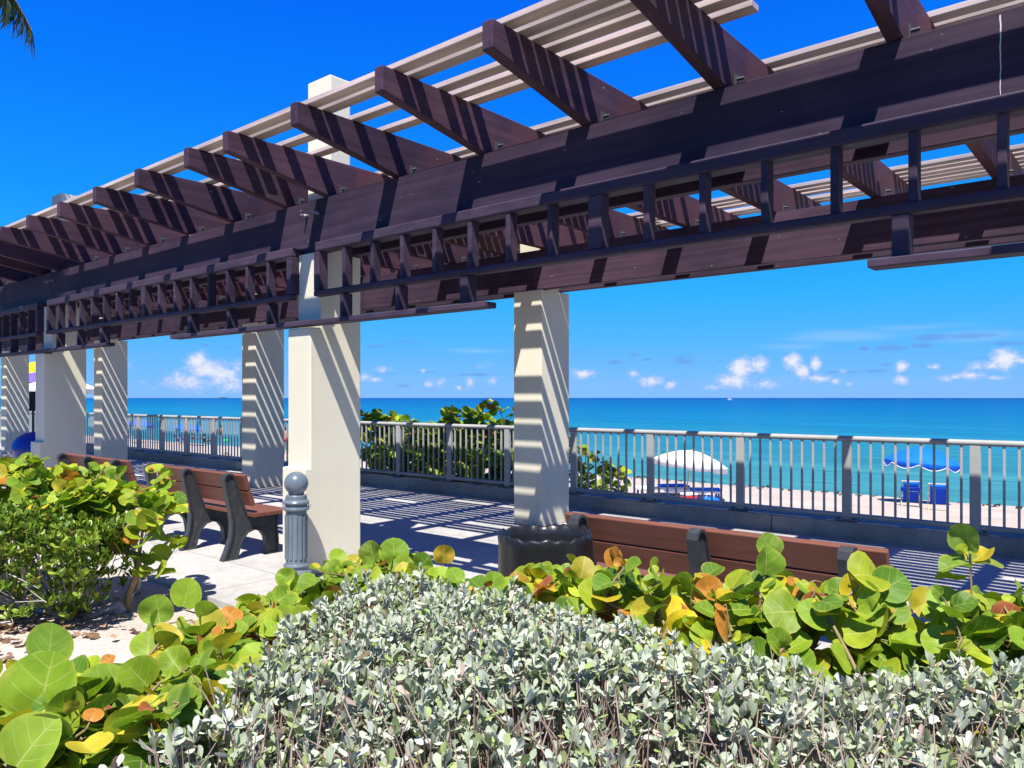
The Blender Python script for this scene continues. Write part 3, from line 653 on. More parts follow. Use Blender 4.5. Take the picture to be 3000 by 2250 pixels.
# front-left clump with the largest leaves
line = [(-1.75, 2.3, .80), (-1.45, 2.25, .78), (-1.15, 2.3, .78), (-1.08, 2.55, .78), (-1.05, 2.85, .78), (-1.05, 3.2, .78), (-.95, 3.6, .74)]
tips = poly_pts(215, line, .22, .46, 0)
bases = [(-1.5, 2.5, -.05), (-1.15, 2.5, -.05), (-1.05, 3.0, -.05), (-.95, 3.5, -.05), (-1.8, 2.4, -.05)]
hero = [(at(112,2085,2.22)+Vector((0,0,-.02)), (.12, .15, .95), (.05, -.85, .5), .215, (.21, .34, .02)), (at(275,2105,2.36), (.45, .1, .9), (.15, -.85, .55), .195, (.21, .34, .04)), (at(135,1955,2.55), (.15, .1, 1), (.0, -.9, .4), .17, (.19, .33, .04)),
        (at(535,1785,3.15), (.25, .05, 1), (.05, -.9, .4), .15, (.25, .38, .03)), (at(470,1830,3.1), (-.2, .1, 1), (0, -.9, .5), .14, (.20, .33, .03)), (at(20,2230,2.1), (1, .1, .35), (.1, -.3, 1), .24, (.19, .29, .02)), (at(400,2040,2.5), (.6, 0, -.7), (.3, -.9, .5), .17, (.14, .25, .03)),
        (at(520,2130,2.3), (.15, 0, 1), (-.2, -.9, .4), .165, (.18, .30, .02)), (at(40,2260,2.0), (.5, .1, .8), (.1, -.8, .6), .18, (.22, .34, .03)), (at(280,2230,2.15), (.7, .1, .5), (.3, -.4, .9), .19, (.19, .29, .02)), (at(430,1915,2.75), (.8, .2, .35), (-.1, -.7, .8), .15, (.5, .38, .02)), (at(560,1860,2.9), (.9, .0, .15), (-.1, -.7, .8), .16, (.33, .30, .03))]
grape('sea grape clump with the largest pale veined leaves at the sandy left corner', (-1.3, 2.6, 0), bases, tips, (.07, .14), (4, 7), det=20, hero=hero, face=(-.0, -.75, .6), rtrunk=.0046)
# left mid shrub with the grey trunk
tb_ = on(372, 1772); 
line = [(-4.75, 7.0, 1.10), (-4.3, 6.6, 1.08), (-3.9, 6.4, 1.02), (-3.5, 6.3, 1.0), (-3.3, 6.2, .97), (-3.1, 6.2, .93), (-2.95, 6.15, .84)]
tips = poly_pts(135, line, .30, .60, 0) + [(-2.72, 6.0, .33), (-2.9, 6.0, .42), (-3.1, 5.95, .5), (-2.65, 6.15, .5), (-2.85, 5.95, .62)]
bases = [(tb_.x, tb_.y, -.04), (-3.6, 6.3, -.04), (-4.1, 6.5, -.04), (-4.6, 6.8, -.04)]
sg = grape('rounded sea grape shrub with orange tinged leaves and a grey trunk by the benches', (-3.4, 6.2, 0), bases, tips, (.085, .155), (4, 6), det=12, wts=(28, 28, 28, 14, 3, 4, 1, 6), face=SUNF, rtrunk=.0045)
tk = MB().tube([(tb_.x-.06, tb_.y-.05, -.06), (tb_.x, tb_.y, .02), (tb_.x+.07, tb_.y, .14), (tb_.x+.08, tb_.y+.02, .30), (tb_.x+.05, tb_.y+.03, .42), (tb_.x+.02, tb_.y+.05, .60), (tb_.x-.05, tb_.y+.1, .74)], [.05, .042, .034, .03, .028, .022, .014], 10)
tk.tube([(tb_.x+.08, tb_.y+.01, .25), (tb_.x+.17, tb_.y-.02, .33), (tb_.x+.25, tb_.y, .43), (tb_.x+.38, tb_.y+.02, .56)], [.022, .018, .014, .01], 8).tube([(tb_.x+.0, tb_.y, .03), (tb_.x-.14, tb_.y-.12, -.02), (tb_.x-.22, tb_.y-.22, -.06)], [.028, .02, .012], 7)
tk.build('trunk', M['bark'], sg, smooth=True, off=sg.location)
# beyond the railing
def box_st(n, s0, s1, t0, t1, z0, ztop):
    out = []
    for _ in range(n):
        s = rnd.uniform(s0, s1); t = rnd.uniform(t0, t1); p = st(s, t); out.append((p.x, p.y, z0+(ztop(s)-z0)*rnd.random()**.75))
    return out
tips = box_st(640, 7.9, 12.6, 9.95, 11.0, -.1, lambda s: 1.20+.13*math.sin(s*2.1)+.10*math.sin(s*5.3)) + [tuple(st(9.05, 10.1, 1.60)), tuple(st(9.2, 10.1, 1.5)), tuple(st(10.0, 10.1, 1.45)), tuple(st(8.9, 10.2, 1.45)), tuple(st(8.5, 10.2, 1.38))] + box_st(22, 8.0, 12.0, 9.62, 9.75, .15, lambda s: .8)
bases = [tuple(st(s, 10.7, -1.0)) for s in (8.3, 9.2, 10.1, 11.0, 11.8)]
grape('tall dense sea grape thicket pushing through the railing between the two cream columns', tuple(st(10, 10.5, -1.)), bases, tips, (.11, .19), (4, 6), det=10, wts=(30, 22, 16, 26, 3, 1, 1, 4), face=SUNF, name='sea_grape_thicket')
tips = box_st(60, 6.7, 7.7, 10.1, 10.9, -.5, lambda s: .98-.62*max(0, 7.35-s)*1.2)
grape('small sea grape bush behind the railing just right of the far cream column', tuple(st(7.3, 10.6, -1.05)), [tuple(st(7.1, 10.6, -1.05)), tuple(st(7.5, 10.6, -1.05))], tips, (.09, .16), (4, 6), det=10, face=SUNF)
tips = box_st(16, 4.5, 5.6, 10.4, 11.4, -.62, lambda s: -.2)
grape('low sea grape sprawl on the sand under the railing left of the white parasol', tuple(st(5., 10.9, -1.05)), [tuple(st(5, 10.9, -1.05))], tips, (.09, .15), (4, 5), det=10, face=SUNF)

def obov_shrub(root, tips, nl, size, tints, m, spread=.9, tm=None, wts=None, near=None):
    L = []; R = root.location
    for t in tips:
        t = Vector(t); n = rnd.randint(*nl); a0 = rnd.uniform(0, 6.28); lean = Vector((rnd.gauss(0, .25), rnd.gauss(-.05, .25), 1)).normalized()
        for j in range(n):
            a = a0+j*2.4; e = rnd.uniform(.15, 1.2)*spread*(1 if j else .3); side = Vector((math.cos(a), math.sin(a), 0))
            d = (lean*math.cos(e)+side*math.sin(e)).normalized(); up = lean*math.sin(e)-side*math.cos(e)+Vector((rnd.gauss(0, .3), rnd.gauss(0, .3), rnd.gauss(0, .3)))
            up = -up if rnd.random() < .5 else up
            c = tints[rnd.choices(range(len(tints)), wts)[0]]; k = rnd.uniform(.8, 1.2)
            L.append((tuple(t-R-lean*.006*j), tuple(d), tuple(up), rnd.uniform(*size)*(.75+.25*min(1, j/3))*(1 if near is None else float(np.interp(t.y, near[0], near[1]))), tuple(q*k for q in c)))
    return leaves_obj('foliage', L, tm or obo_tmpl(), m, root, fold=(.1, .5), bend=(-.3, .3), wave=.0)
# small-leaved green shrub in front of it
gs = thing('green_shrub', (-3.75, 5.85, 0), 0, 'bushy green shrub with small glossy leaves and bare pale stems below, at the left edge', 'shrub')
tips = []; S = []
gb = [on(180, 1808, -.04), on(250, 1792, -.04), on(120, 1800, -.04), on(40, 1790, -.04), on(300, 1770, -.04)]
while len(tips) < 1250:
    x = rnd.uniform(-4.7, -3.0); y = rnd.uniform(5.35, 6.35); 
    top = .84-.28*max(0, (x+3.5))-.10*abs(y-5.8); z = rnd.uniform(.08, top) if rnd.random() < .5 else top-abs(rnd.gauss(0, .13))
    if z < .2 and (rnd.random() < .5): continue
    if x > -3.25 and z > .72: continue
    tips.append((x, y, max(.05, z)))
for t in tips:
    if rnd.random() < .08:
        b = min(gb, key=lambda q: (q-Vector(t)).length+rnd.uniform(0, .5)); m_ = b.lerp(Vector(t), .5)+Vector((rnd.gauss(0, .06), rnd.gauss(0, .06), -.05))
        o_ = gs.location
        S += [(b-o_, m_-o_, .007, .005), (m_-o_, Vector(t)-o_, .005, .002)]
for b in gb:
    e = b+Vector((rnd.gauss(-.1, .1), rnd.gauss(.05, .1), .36)); m_ = b.lerp(e, .5)+Vector((rnd.gauss(0, .05), 0, 0)); S += [(b-gs.location, m_-gs.location, .024, .018), (m_-gs.location, e-gs.location, .018, .011)]
for _ in range(22):
    p = Vector((rnd.uniform(-4.5, -3.2), rnd.uniform(5.3, 5.6), rnd.uniform(.1, .45))); q = p+Vector((rnd.gauss(0, .12), rnd.gauss(-.05, .05), rnd.gauss(.06, .1))); S.append((p-gs.location, q-gs.location, .004, .002))
obov_shrub(gs, tips, (6, 10), (.045, .08), [(.17, .27, .02), (.12, .21, .018), (.26, .34, .03), (.07, .15, .015), (.33, .2, .05)], M['small'], 1.1, obo_tmpl(.23), (34, 26, 24, 14, 2))
segs_obj('stems', S, M['bark'], gs, 6)
sp_ = on(218, 1822, -.05)
sd = thing('seedling', tuple(sp_), 0, 'tiny sea grape seedling of a few leaves on the sand beside the pale stems', 'plant')
segs_obj('stems', [((0, 0, 0), (.01, 0, .12), .004, .003), ((.01, 0, .12), (0, 0, .2), .003, .002)], M['stem'], sd)
leaves_obj('foliage', [((.01, 0, .12), (.9, -.2, .4), (0, -.6, .8), .11, (.13, .25, .04)), ((0, 0, .1), (-.8, -.3, .5), (.3, -.5, .8), .10, (.14, .27, .03)), ((0, 0, .2), (.05, 0, 1), (0, -1, .2), .11, (.28, .24, .02)), ((0, -.01, .06), (-.6, -.6, .1), (0, -.5, 1), .08, (.22, .33, .03)), ((.01, -.01, .1), (.1, -.7, -.2), (0, -.9, .3), .10, (.42, .27, .03))], disc_tmpl(12), M['grape'], sd)

# silvery hedge
def clump(x, y): return .5+.5*math.sin(x*4.1+1.7*math.sin(y*5.2+x*1.3))*math.cos(x*2.3-y*6.1+.6)
sh = thing('silver_hedge', (.4, 2.5, 0), 0, 'clipped hedge of silvery grey green leaves with bare brown stems filling the foreground', 'hedge')
far_e = [(-.90, 2.55), (-.82, 2.95), (-.62, 3.3), (-.35, 3.42), (-.05, 3.3), (.35, 2.95), (.75, 2.6), (1.0, 2.45), (1.8, 2.38), (2.4, 2.36)]
def fy(x): return float(np.interp(x, [p[0] for p in far_e], [p[1] for p in far_e]))
def ny(x): return 2.12+.06*math.sin(x*5)+(.0 if x > -.6 else .05)-.12*max(0, x-.9)
tips = []; S = []; R = sh.location
def hz(x, y): return .832+.030*math.sin(x*4.3+y*3.1)+.022*math.sin(x*9.7-y*7.7)
def twig(x, y, z, zb, r=.0028):
    b = Vector((x+rnd.gauss(0, .05), y+rnd.gauss(.04, .05), zb)); t = Vector((x, y, z)); m_ = b.lerp(t, .55)+Vector((rnd.gauss(0, .03), rnd.gauss(0, .03), 0))
    S.append((b-R, m_-R, r*1.25, r)); S.append((m_-R, t-R, r, r*.6))
x = -.84
while x < 2.35:
    y = ny(x)-.05
    while y < fy(x):
        xx, yy = x+rnd.uniform(-.028, .028), y+rnd.uniform(-.028, .028)
        edge = min(fy(xx)-yy, yy-ny(xx)); zt = hz(xx, yy)-max(0, .10-edge)*.8-(.10*max(0, xx-.6) if xx > .6 else 0)*.35
        z = zt+rnd.gauss(0, .022)+(.07 if rnd.random() < .025 else 0)
        tips.append((xx, yy, z)); twig(xx, yy, z, .2)
        if rnd.random() < .85 and clump(xx*1.3, yy*1.3) > .25:
            z2 = z-rnd.uniform(.04, .16); tips.append((xx+rnd.uniform(-.02, .02), yy+rnd.uniform(-.02, .02), z2))
        y += .041
    x += .041
for _ in range(1050):                      # lower shoots on the open front, in clumps
    x = rnd.uniform(-.98, 2.2); y = rnd.uniform(1.78, 2.18); z = rnd.uniform(.50, .80)-(.06 if x > .3 else 0)
    g_ = clump(x, y); twig(x, y, z, .12, .0030)
    if x > .1: g_ -= .12
    if g_ > .38 or rnd.random() < .2: tips.append((x, y, z))
for _ in range(800):                       # bare twigs
    x = rnd.uniform(-.85, 2.3); y = rnd.uniform(1.85, 2.25); z = rnd.uniform(.45, .78)
    p = Vector((x, y, z)); q = p+Vector((rnd.gauss(0, .045), rnd.gauss(0, .04), rnd.uniform(.03, .16))); S.append((p-R, q-R, .0028, .0012))
obov_shrub(sh, tips, (8, 11), (.024, .045), [(.44, .495, .37), (.35, .41, .27), (.51, .545, .45), (.25, .31, .14), (.31, .40, .14), (.48, .36, .30), (.16, .12, .08)], M['silver'], 1.22, obo_tmpl(.24), (34, 24, 20, 9, 9, 2, 2), near=([1.8, 2.2, 2.6], [1.32, 1.2, 1.0]))
segs_obj('stems', S, M['twig'], sh, 4)

# leaf litter under the left shrubs
L = []
for _ in range(520):
    x, y = rnd.gauss(-3.85, .45), rnd.gauss(5.65, .35)
    if rnd.random() < .10: x, y = rnd.uniform(-3.3, -.6), rnd.uniform(3.2, 6.)
    if to_st(x, y)[1] > T0+.3: continue
    L.append(((x, y, -.03+rnd.uniform(0, .02)), (rnd.gauss(0, 1), rnd.gauss(0, 1), rnd.gauss(0, .15)), (rnd.gauss(0, .3), rnd.gauss(0, .3), 1), rnd.uniform(.02, .08), rnd.choice([(.30, .19, .11), (.22, .13, .08), (.40, .28, .18), (.14, .08, .055)])))
o = leaves_obj('leaf_litter', L, disc_tmpl(8), M['small'], None, fold=(-.3, .5), bend=(-.4, .4), wave=.2)
tag(o, 'brown dry fallen leaves scattered on the sand under the left shrubs', 'leaf litter', kind='stuff')

# sparse dune plants seen through the railing
def dune(label, p, n, h, tints, w_=.8):
    r_ = thing('dune_plant', tuple(p), 0, label, 'plant'); S = []; tips = []
    for _ in range(n):
        a = Vector((rnd.gauss(0, w_*.4), rnd.gauss(0, w_*.3), 0)); b = a+Vector((rnd.gauss(0, .12), rnd.gauss(0, .1), h*rnd.uniform(.4, 1.))); S.append((a, b, .012, .006))
        for k in range(4): tips.append(tuple(Vector(p)+a.lerp(b, .4+.2*k)+Vector((rnd.gauss(0, .06), rnd.gauss(0, .06), 0))))
    segs_obj('stems', S, M['twig'], r_); obov_shrub(r_, tips, (4, 7), (.06, .13), tints, M['small'], 1.2, obo_tmpl(.25))
YG = [(.30, .33, .05), (.18, .24, .04), (.40, .36, .10)]
p = st(19.6, 11.5); dune('sparse yellow green dune plant behind the railing under the far left blue parasol', (p.x, p.y, zs(11.5)), 26, 1.25, YG, 1.3)
p = st(17.6, 11.2); dune('low thin dune plant behind the railing between the far columns', (p.x, p.y, zs(11.2)), 9, .75, YG, .8)
p = st(4.4, 12.5); dune('low yellowish dune grass tuft on the sand left of the white parasol', (p.x, p.y, zs(12.5)), 12, .4, YG, .9)

# ------------------------------------------------------------------ palm at left
pc = Vector((-7.95, 9.35, 7.5)); pb = Vector((-9.3, 8.2, -.05))
pl = thing('palm_tree', tuple(pb), 0, 'coconut palm whose drooping frond hangs into the top left corner', 'palm tree')
tpts = [pb.lerp(pc, f)+Vector((-.25*math.sin(f*math.pi), 0, 0)) for f in np.linspace(0, 1, 12)]
MB().tube(tpts, [.21-.09*f for f in np.linspace(0, 1, 12)], 12).build('trunk', M['palmbark'], pl, smooth=True, off=pb)
def frond(az_, el, ln, drop):
    d = Vector((math.cos(az_), math.sin(az_), 0)); pts = []
    for f in np.linspace(0, 1, 14): pts.append(pc+d*ln*(f*math.cos(el)*.95-.15*f*f)+Vector((0, 0, ln*(f*math.sin(el)-drop*f*f))))
    L = []; S = [(a-pb, b-pb, .022*(1-i/14)+.004, .022*(1-(i+1)/14)+.004) for i, (a, b) in enumerate(zip(pts[:-1], pts[1:]))]
    side = d.cross(Vector((0, 0, 1)))
    for i in range(130):
        f = .12+.87*i/129; q = f*13; k = min(int(q), 12); p = pts[k].lerp(pts[k+1], q-k); ax = (pts[k+1]-pts[k]).normalized()
        for sg_ in (-1, 1):
            dr = (ax*.75+side*sg_*.75+Vector((0, 0, -.75+rnd.gauss(0, .12)))).normalized(); l_ = (.62*math.sin(min(1, f*1.25+.12)*math.pi*.86)+.16)*rnd.uniform(.85, 1.1)
            c = rnd.choice([(.10, .15, .035), (.07, .12, .03), (.16, .17, .05), (.2, .17, .07)])
            L.append((tuple(p-pb), tuple(dr), tuple(Vector((0, 0, 1))+side*sg_*-.5), l_, c))
    o = leaves_obj('frond', L, obo_tmpl(.055, (0, .25, .6, .85, 1.), (.6, 1., .8, .45, .05)), M['frond'], pl, fold=(.1, .3), bend=(-.5, -.1), wave=0.)
    segs_obj('midrib', S, M['stem'], o)
aim = at(35, 60, 9.9)
aa = math.atan2(aim.y-pc.y, aim.x-pc.x)
frond(aa, .40, 2.55, .82); frond(aa-.16, .40, 2.35, .80)
for i in range(24):
    da = .22+i*(2*math.pi-.44)/23; front = min(da, 2*math.pi-da) < 1.25
    if front: frond(aa+da, rnd.uniform(.95, 1.15), rnd.uniform(2.4, 2.8), rnd.uniform(.40, .48))
    else: frond(aa+da, rnd.choice([.6, .45, .3, .15]), rnd.uniform(2.9, 3.5), rnd.uniform(.45, .7))

# ------------------------------------------------------------------ beach furniture
def parasol(name, label, loc, r, hgt, rise, m, trimm=None, n=8, tilt=(0, 0), val=.16, pole=None, group=None, scallop=.05, cat='parasol', inner=None):
    root = thing(name, tuple(loc), rnd.uniform(0, .6), label, cat, group)
    mb = MB(); seg = n*6; R_ = 7; T = Matrix.Rotation(tilt[0], 3, 'X') @ Matrix.Rotation(tilt[1], 3, 'Y')
    def P_(rr, a, z): 
        v = T @ Vector((rr*math.cos(a), rr*math.sin(a), z)); return (v.x, v.y, v.z+hgt)
    for i in range(R_+1):
        f = i/R_
        for k in range(seg):
            a = 2*math.pi*k/seg; loc_ = (k % 6)/6; sag = 1-.05*math.sin(loc_*math.pi)*f
            mb.v.append(P_(r*f*sag, a, rise*(1-f**1.7)))
    for k in range(seg):
        a = 2*math.pi*k/seg; loc_ = (k % 6)/6; mb.v.append(P_(r*1.0*(1-.05*math.sin(loc_*math.pi)), a, -val+scallop*(1-abs(math.sin(loc_*math.pi)))*1.6))
    for i in range(R_+1):
        for k in range(seg): mb.f.append((i*seg+k, i*seg+(k+1) % seg, (i+1)*seg+(k+1) % seg, (i+1)*seg+k))
    cn = mb.build('canopy', m, root, smooth=50); so = cn.modifiers.new('solid', 'SOLIDIFY'); so.thickness = .006
    if trimm:
        tr = MB(); pts = mb.v[(R_+1)*seg:]; tr.tube(pts+[pts[0]], .014, 5, False); tr.build('trim', trimm, cn)
    top = T @ Vector((0, 0, rise)); ax = T @ Vector((0, 0, 1)); b = Vector((top.x, top.y, top.z+hgt))
    MB().tube([tuple(b-ax*(hgt+rise+.1)), tuple(b+ax*.05)], .022, 8).build('pole', pole or M['tan'], root, smooth=60)
    rb_ = MB()
    for k in range(n):
        a = 2*math.pi*k/n; rb_.tube([P_(.03, a, rise-.04), P_(r*.5, a, rise*(1-.5**1.7)-.03), P_(r*.98, a, -.02)], .006, 4)
    rb_.build('ribs', pole or M['tan'], root)
    return root
def chair(label, loc, rz, letters=None, group=None):
    root = thing('beach_chair', tuple(loc), rz, label, 'beach chair', group)
    # local: faces +y (sea), backrest seen from -y
    fr = MB()
    for x in (-.27, .27): fr.tube([(x, .42, .30), (x, -.05, .16), (x, -.22, .0)], .018, 6).tube([(x, -.28, .86), (x, .10, .20), (x, .28, .0)], .018, 6).tube([(x, -.18, .56), (x, .32, .47)], .02, 6).tube([(x, .30, .47), (x, .18, .10)], .014, 6)
    fr.tube([(-.27, -.28, .86), (.27, -.28, .86)], .02, 6).tube([(-.27, -.22, .015), (.27, -.22, .015)], .016, 6).tube([(-.27, .42, .30), (.27, .42, .30)], .016, 6)
    fr.build('frame', M['tan'], root, smooth=60)
    mb = MB(); mb.prism([(-.295, .84), (-.28, .85), (.07, .24), (.45, .31), (.45, .295), (.06, .215)], -.22, .22); mb.build('sling', M['navy'], root, bevel=.004)
    MB().prism([(-.318, .80), (-.30, .86), (-.25, .86), (-.24, .74), (-.262, .70)], -.2, .2).build('headrest', M['blue'], root, bevel=.015)
    if letters:
        MB().prism([(-.258, .66), (-.248, .67), (-.165, .525), (-.175, .515)], -.30, .30).build('back_pocket', M['navy'], root)
        cu = bpy.data.curves.new('letters', 'FONT'); cu.body = letters; cu.size = .19; cu.extrude = .004; cu.align_x = 'CENTER'; cu.offset = .006
        ob = bpy.data.objects.new('letters_tmp', cu); me = bpy.data.meshes.new_from_object(ob); bpy.data.objects.remove(ob)
        lo_ = bpy.data.objects.new('letters', me); C.objects.link(lo_); me.materials.append(M['trim']); lo_.parent = root
        lo_.rotation_euler = (rad(60), 0, 0); lo_.location = (.03, -.181, .530)
    return root
def pz(v): s, t = to_st(v.x, v.y); return Vector((v.x, v.y, zs(t)))
pU = on_sand(2715, 1478)
parasol('beach_umbrella', 'bright blue parasol with white trim over the two blue chairs at right', pU+Vector((.1, .5, 0)), 1.18, 1.40, .52, M['blue'], M['trim'], tilt=(.02, .07), val=.22, scallop=.10, group='beach parasols')
cA = on_sand(2668, 1486); cB = on_sand(2748, 1497)
chair('blue beach chair with white letters on its back under the right blue parasol', cA, R0+.28, '.B.S.', 'beach chairs')
chair('plain blue beach chair to the right of the lettered chair', cB, R0+.22, None, 'beach chairs')
pW = on_sand(2022, 1462)
wu = parasol('beach_umbrella', 'white parasol leaning on a pale wooden pole above two loungers', pW, 1.24, 1.20, .42, M['white'], None, tilt=(.02, .14), val=.20, scallop=.03, group='beach parasols')
def lounger(label, p, rz):
    root = thing('sun_lounger', tuple(p), rz, label, 'sun lounger', 'low sun loungers'); 
    MB().box(-.95, .95, -.3, .3, .22, .30).build('cushion', M['white'], root, bevel=.03)
    MB().prism([(-.3, .30), (.3, .30), (.3, .36), (-.3, .36)], -.1, .9).build('towel', M['blue'], root, bevel=.02)
    f = MB()
    for x in (-.8, .8):
        for y in (-.26, .26): f.box(x-.03, x+.03, y-.03, y+.03, 0, .22)
    f.build('frame', M['bluebin'], root)
lounger('white and blue lounger under the left side of the white parasol', on_sand(1940, 1450), .1)
lounger('white and blue lounger at the foot of the white parasol pole', on_sand(2030, 1462), -.1)
cl = thing('cooler_box', tuple(on_sand(2018, 1474)), .3, 'small red cool box on the sand below the white parasol', 'cool box')
MB().box(-.22, .22, -.15, .15, 0, .26).build('body', M['red'], cl, bevel=.02); MB().box(-.23, .23, -.16, .16, .262, .32).build('lid', M['trim'], cl, bevel=.015)
bt = on_sand(2080, 1482); o = thing('beach_bag', tuple(bt), .2, 'blue beach bag on the sand below the white parasol', 'bag')
MB().lathe([(.05, 0), (.26, 0), (.30, .08), (.27, .22), (.2, .26), (.02, .26)], 14).build('body', M['blue'], o, smooth=True); MB().tube([(-.14, 0, .24), (-.1, 0, .38), (.1, 0, .38), (.14, 0, .24)], .014, 6).build('handle', M['trim'], o)
# left group
pL = on_sand(549, 1304); parasol('beach_umbrella', 'blue parasol between the railing posts left of the middle far column, over two chairs', pL, 1.15, 1.28, .34, M['blue'], None, tilt=(.0, .10), val=.16, scallop=.08, group='beach parasols')
pL2 = on_sand(408, 1297); parasol('beach_umbrella', 'farthest blue parasol, just right of the second far column', pL2, 1.2, 1.42, .34, M['blue'], None, tilt=(.0, .08), val=.16, scallop=.08, group='beach parasols')
chair('small distant blue beach chair left of its twin under the blue parasol', on_sand(521, 1301), R0-.2, None, 'beach chairs')
chair('small distant blue beach chair nearest the parasol pole', on_sand(538, 1304), R0-.3, None, 'beach chairs')
chair('lone distant blue chair under the farthest blue parasol', on_sand(372, 1291), R0, None, 'beach chairs')
gb_ = on_sand(662, 1300)
g_ = thing('beach_tent', tuple(gb_), .2, 'small bright green dome shelter by the waterline', 'beach shelter')
MB().lathe([(.40*math.cos(a)+.001, .44*math.sin(a)) for a in np.linspace(0, 1.56, 9)], 16).build('dome', M['green'], g_, smooth=True)
MB().lathe([(.41, 0), (.425, .02), (.41, .04)], 16).build('hem', M['trim'], g_)
rc = on_sand(700, 1345); r_ = thing('boogie_board', tuple(rc), .4, 'red board lying on the sand left of the near column', 'bodyboard')
MB().prism([(-.25, .03), (-.22, 0), (.22, 0), (.25, .03), (.22, .07), (-.22, .07)], -.55, .55).build('deck', M['red'], r_, bevel=.02); MB().tube([(-.4, 0, .075), (-.3, .05, .09), (-.15, .02, .08)], .012, 6).build('leash', M['darkcloth'], r_)

# people on the beach
def person(label, loc, rz, pose, suit, sc_=1.):
    root = thing('person', tuple(loc), rz, label, 'person', 'people on the beach')
    if pose == 'sit':
        J = {'pel': (0, 0, .12, .125), 'che': (0, -.10, .45, .135), 'nec': (0, -.09, .60, .05), 'hea': (0, -.08, .70, .085), 'top': (0, -.08, .80, .06)}
        legs = [[(sx*.09, .05, .12, .085), (sx*.11, .40, .36, .06), (sx*.11, .70, .05, .045), (sx*.11, .86, .05, .035)] for sx in (-1, 1)]
        arms = [[(sx*.17, -.10, .52, .05), (sx*.23, .02, .32, .04), (sx*.15, .28, .30, .032), (sx*.13, .36, .33, .028)] for sx in (-1, 1)]
    else:
        J = {'pel': (0, 0, .92, .13), 'che': (0, 0, 1.28, .145), 'nec': (0, 0, 1.47, .05), 'hea': (0, .01, 1.60, .085), 'top': (0, 0, 1.70, .06)}
        legs = [[(sx*.09, 0, .84, .085), (sx*.10, .03, .48, .06), (sx*.10, 0, .07, .042), (sx*.10, .14, .03, .035)] for sx in (-1, 1)]
        arms = [[(sx*.19, 0, 1.40, .05), (sx*.25, -.02, 1.12, .04), (sx*.25, .06, .86, .03), (sx*.25, .09, .78, .028)] for sx in (-1, 1)]
    vs, es, rs = [], [], []
    def add(q, par):
        vs.append(q[:3]); rs.append(q[3]); i = len(vs)-1
        if par is not None: es.append((par, i))
        return i
    p = add(J['pel'], None); c_ = add(J['che'], p); n_ = add(J['nec'], c_); h_ = add(J['hea'], n_); add(J['top'], h_)
    for l in legs:
        q = p
        for j in l: q = add(j, q)
    for l in arms:
        q = c_
        for j in l: q = add(j, q)
    me = bpy.data.meshes.new('body'); me.from_pydata([tuple(x*sc_ for x in v) for v in vs], es, []); me.materials.append(M['skin'])
    o = bpy.data.objects.new('body', me); C.objects.link(o); o.parent = root
    m_ = o.modifiers.new('skin', 'SKIN'); m_.use_smooth_shade = True
    for k_, r in enumerate(rs): me.skin_vertices[0].data[k_].radius = (r*sc_, r*sc_)
    me.skin_vertices[0].data[0].use_root = True
    o.modifiers.new('sub', 'SUBSURF').levels = 1; o.modifiers['sub'].render_levels = 1
    hx = Vector(J['hea'][:3]); MB().lathe([(.01, .13), (.07, .11), (.10, .05), (.105, -.01), (.09, -.07), (.02, -.08)][::-1], 12).build('hair', M['hair'], root, smooth=True).location = (hx+Vector((0, -.015, .02)))*sc_
    pz_ = Vector(J['pel'][:3]); ch = Vector(J['che'][:3])
    sw = MB().tube([tuple((pz_-Vector((0, 0, .08)))*sc_), tuple(pz_*sc_), tuple(pz_.lerp(ch, .35)*sc_)], [.15*sc_, .165*sc_, .135*sc_], 12)
    if pose == 'sit' and suit is M['darkcloth']: sw.tube([tuple(pz_.lerp(ch, .3)*sc_), tuple(ch*sc_), tuple((ch+Vector((0, 0, .08)))*sc_)], [.14*sc_, .165*sc_, .12*sc_], 12)
    sw.build('swimwear', suit, root, smooth=True)
    return root
person('seated dark clothed person on the sand facing the sea, left of the green shelter', on_sand(600, 1299), R0, 'sit', M['darkcloth'])
person('seated bare skinned person right beside the distant blue parasol pole', on_sand(566, 1294), R0, 'sit', M['redcloth'])
person('dark standing person at the waterline just left of the green shelter', on_sand(646, 1296), R0+.5, 'stand', M['darkcloth'], .95)
person('standing person in red swimwear glimpsed between the far and near cream columns', on_sand(838, 1330), R0+1, 'stand', M['redcloth'])

# canopies and sign at the far left
def gp(x, y, Y): v = at(x, y, Y); s, t = to_st(v.x, v.y); return Vector((v.x, v.y, zs(t) if t > 9.5 else 0)), v.z
g, z = gp(112, 1093, 29); parasol('patio_umbrella', 'yellow parasol above a purple one in the gap left of the second near column', g, 1.05, z-g.z-.05, .48, M['yellow'], None, val=.12, group='canopies at the far left', pole=M['rail'])
g, z = gp(100, 1120, 28); parasol('patio_umbrella', 'purple parasol just below the yellow one at far left', g, 1.0, z-g.z-.02, .36, M['purple'], None, val=.02, group='canopies at the far left', pole=M['rail'])
g, z = gp(172, 1140, 27); parasol('market_umbrella', 'wide white canopy behind the second near column below the purple parasol', g, 1.25, z-g.z, .38, M['white'], None, n=6, val=.16, scallop=0., group='canopies at the far left', pole=M['trim'])
g, z = gp(95, 1200, 24)
sg_ = thing('sign_board', (g.x, g.y, g.z), .2, 'leaning black board below the white canopy at far left', 'board')
mb = MB(); mb.prism([(-.02, z-g.z-.05), (.02, z-g.z-.05), (.06, z-g.z+.56), (.02, z-g.z+.56)], -.17, .17); mb.build('panel', M['black'], sg_, bevel=.02)
MB().box(-.03, .03, .03, .08, 0, z-g.z+.5).build('stand', M['darkmetal'], sg_)

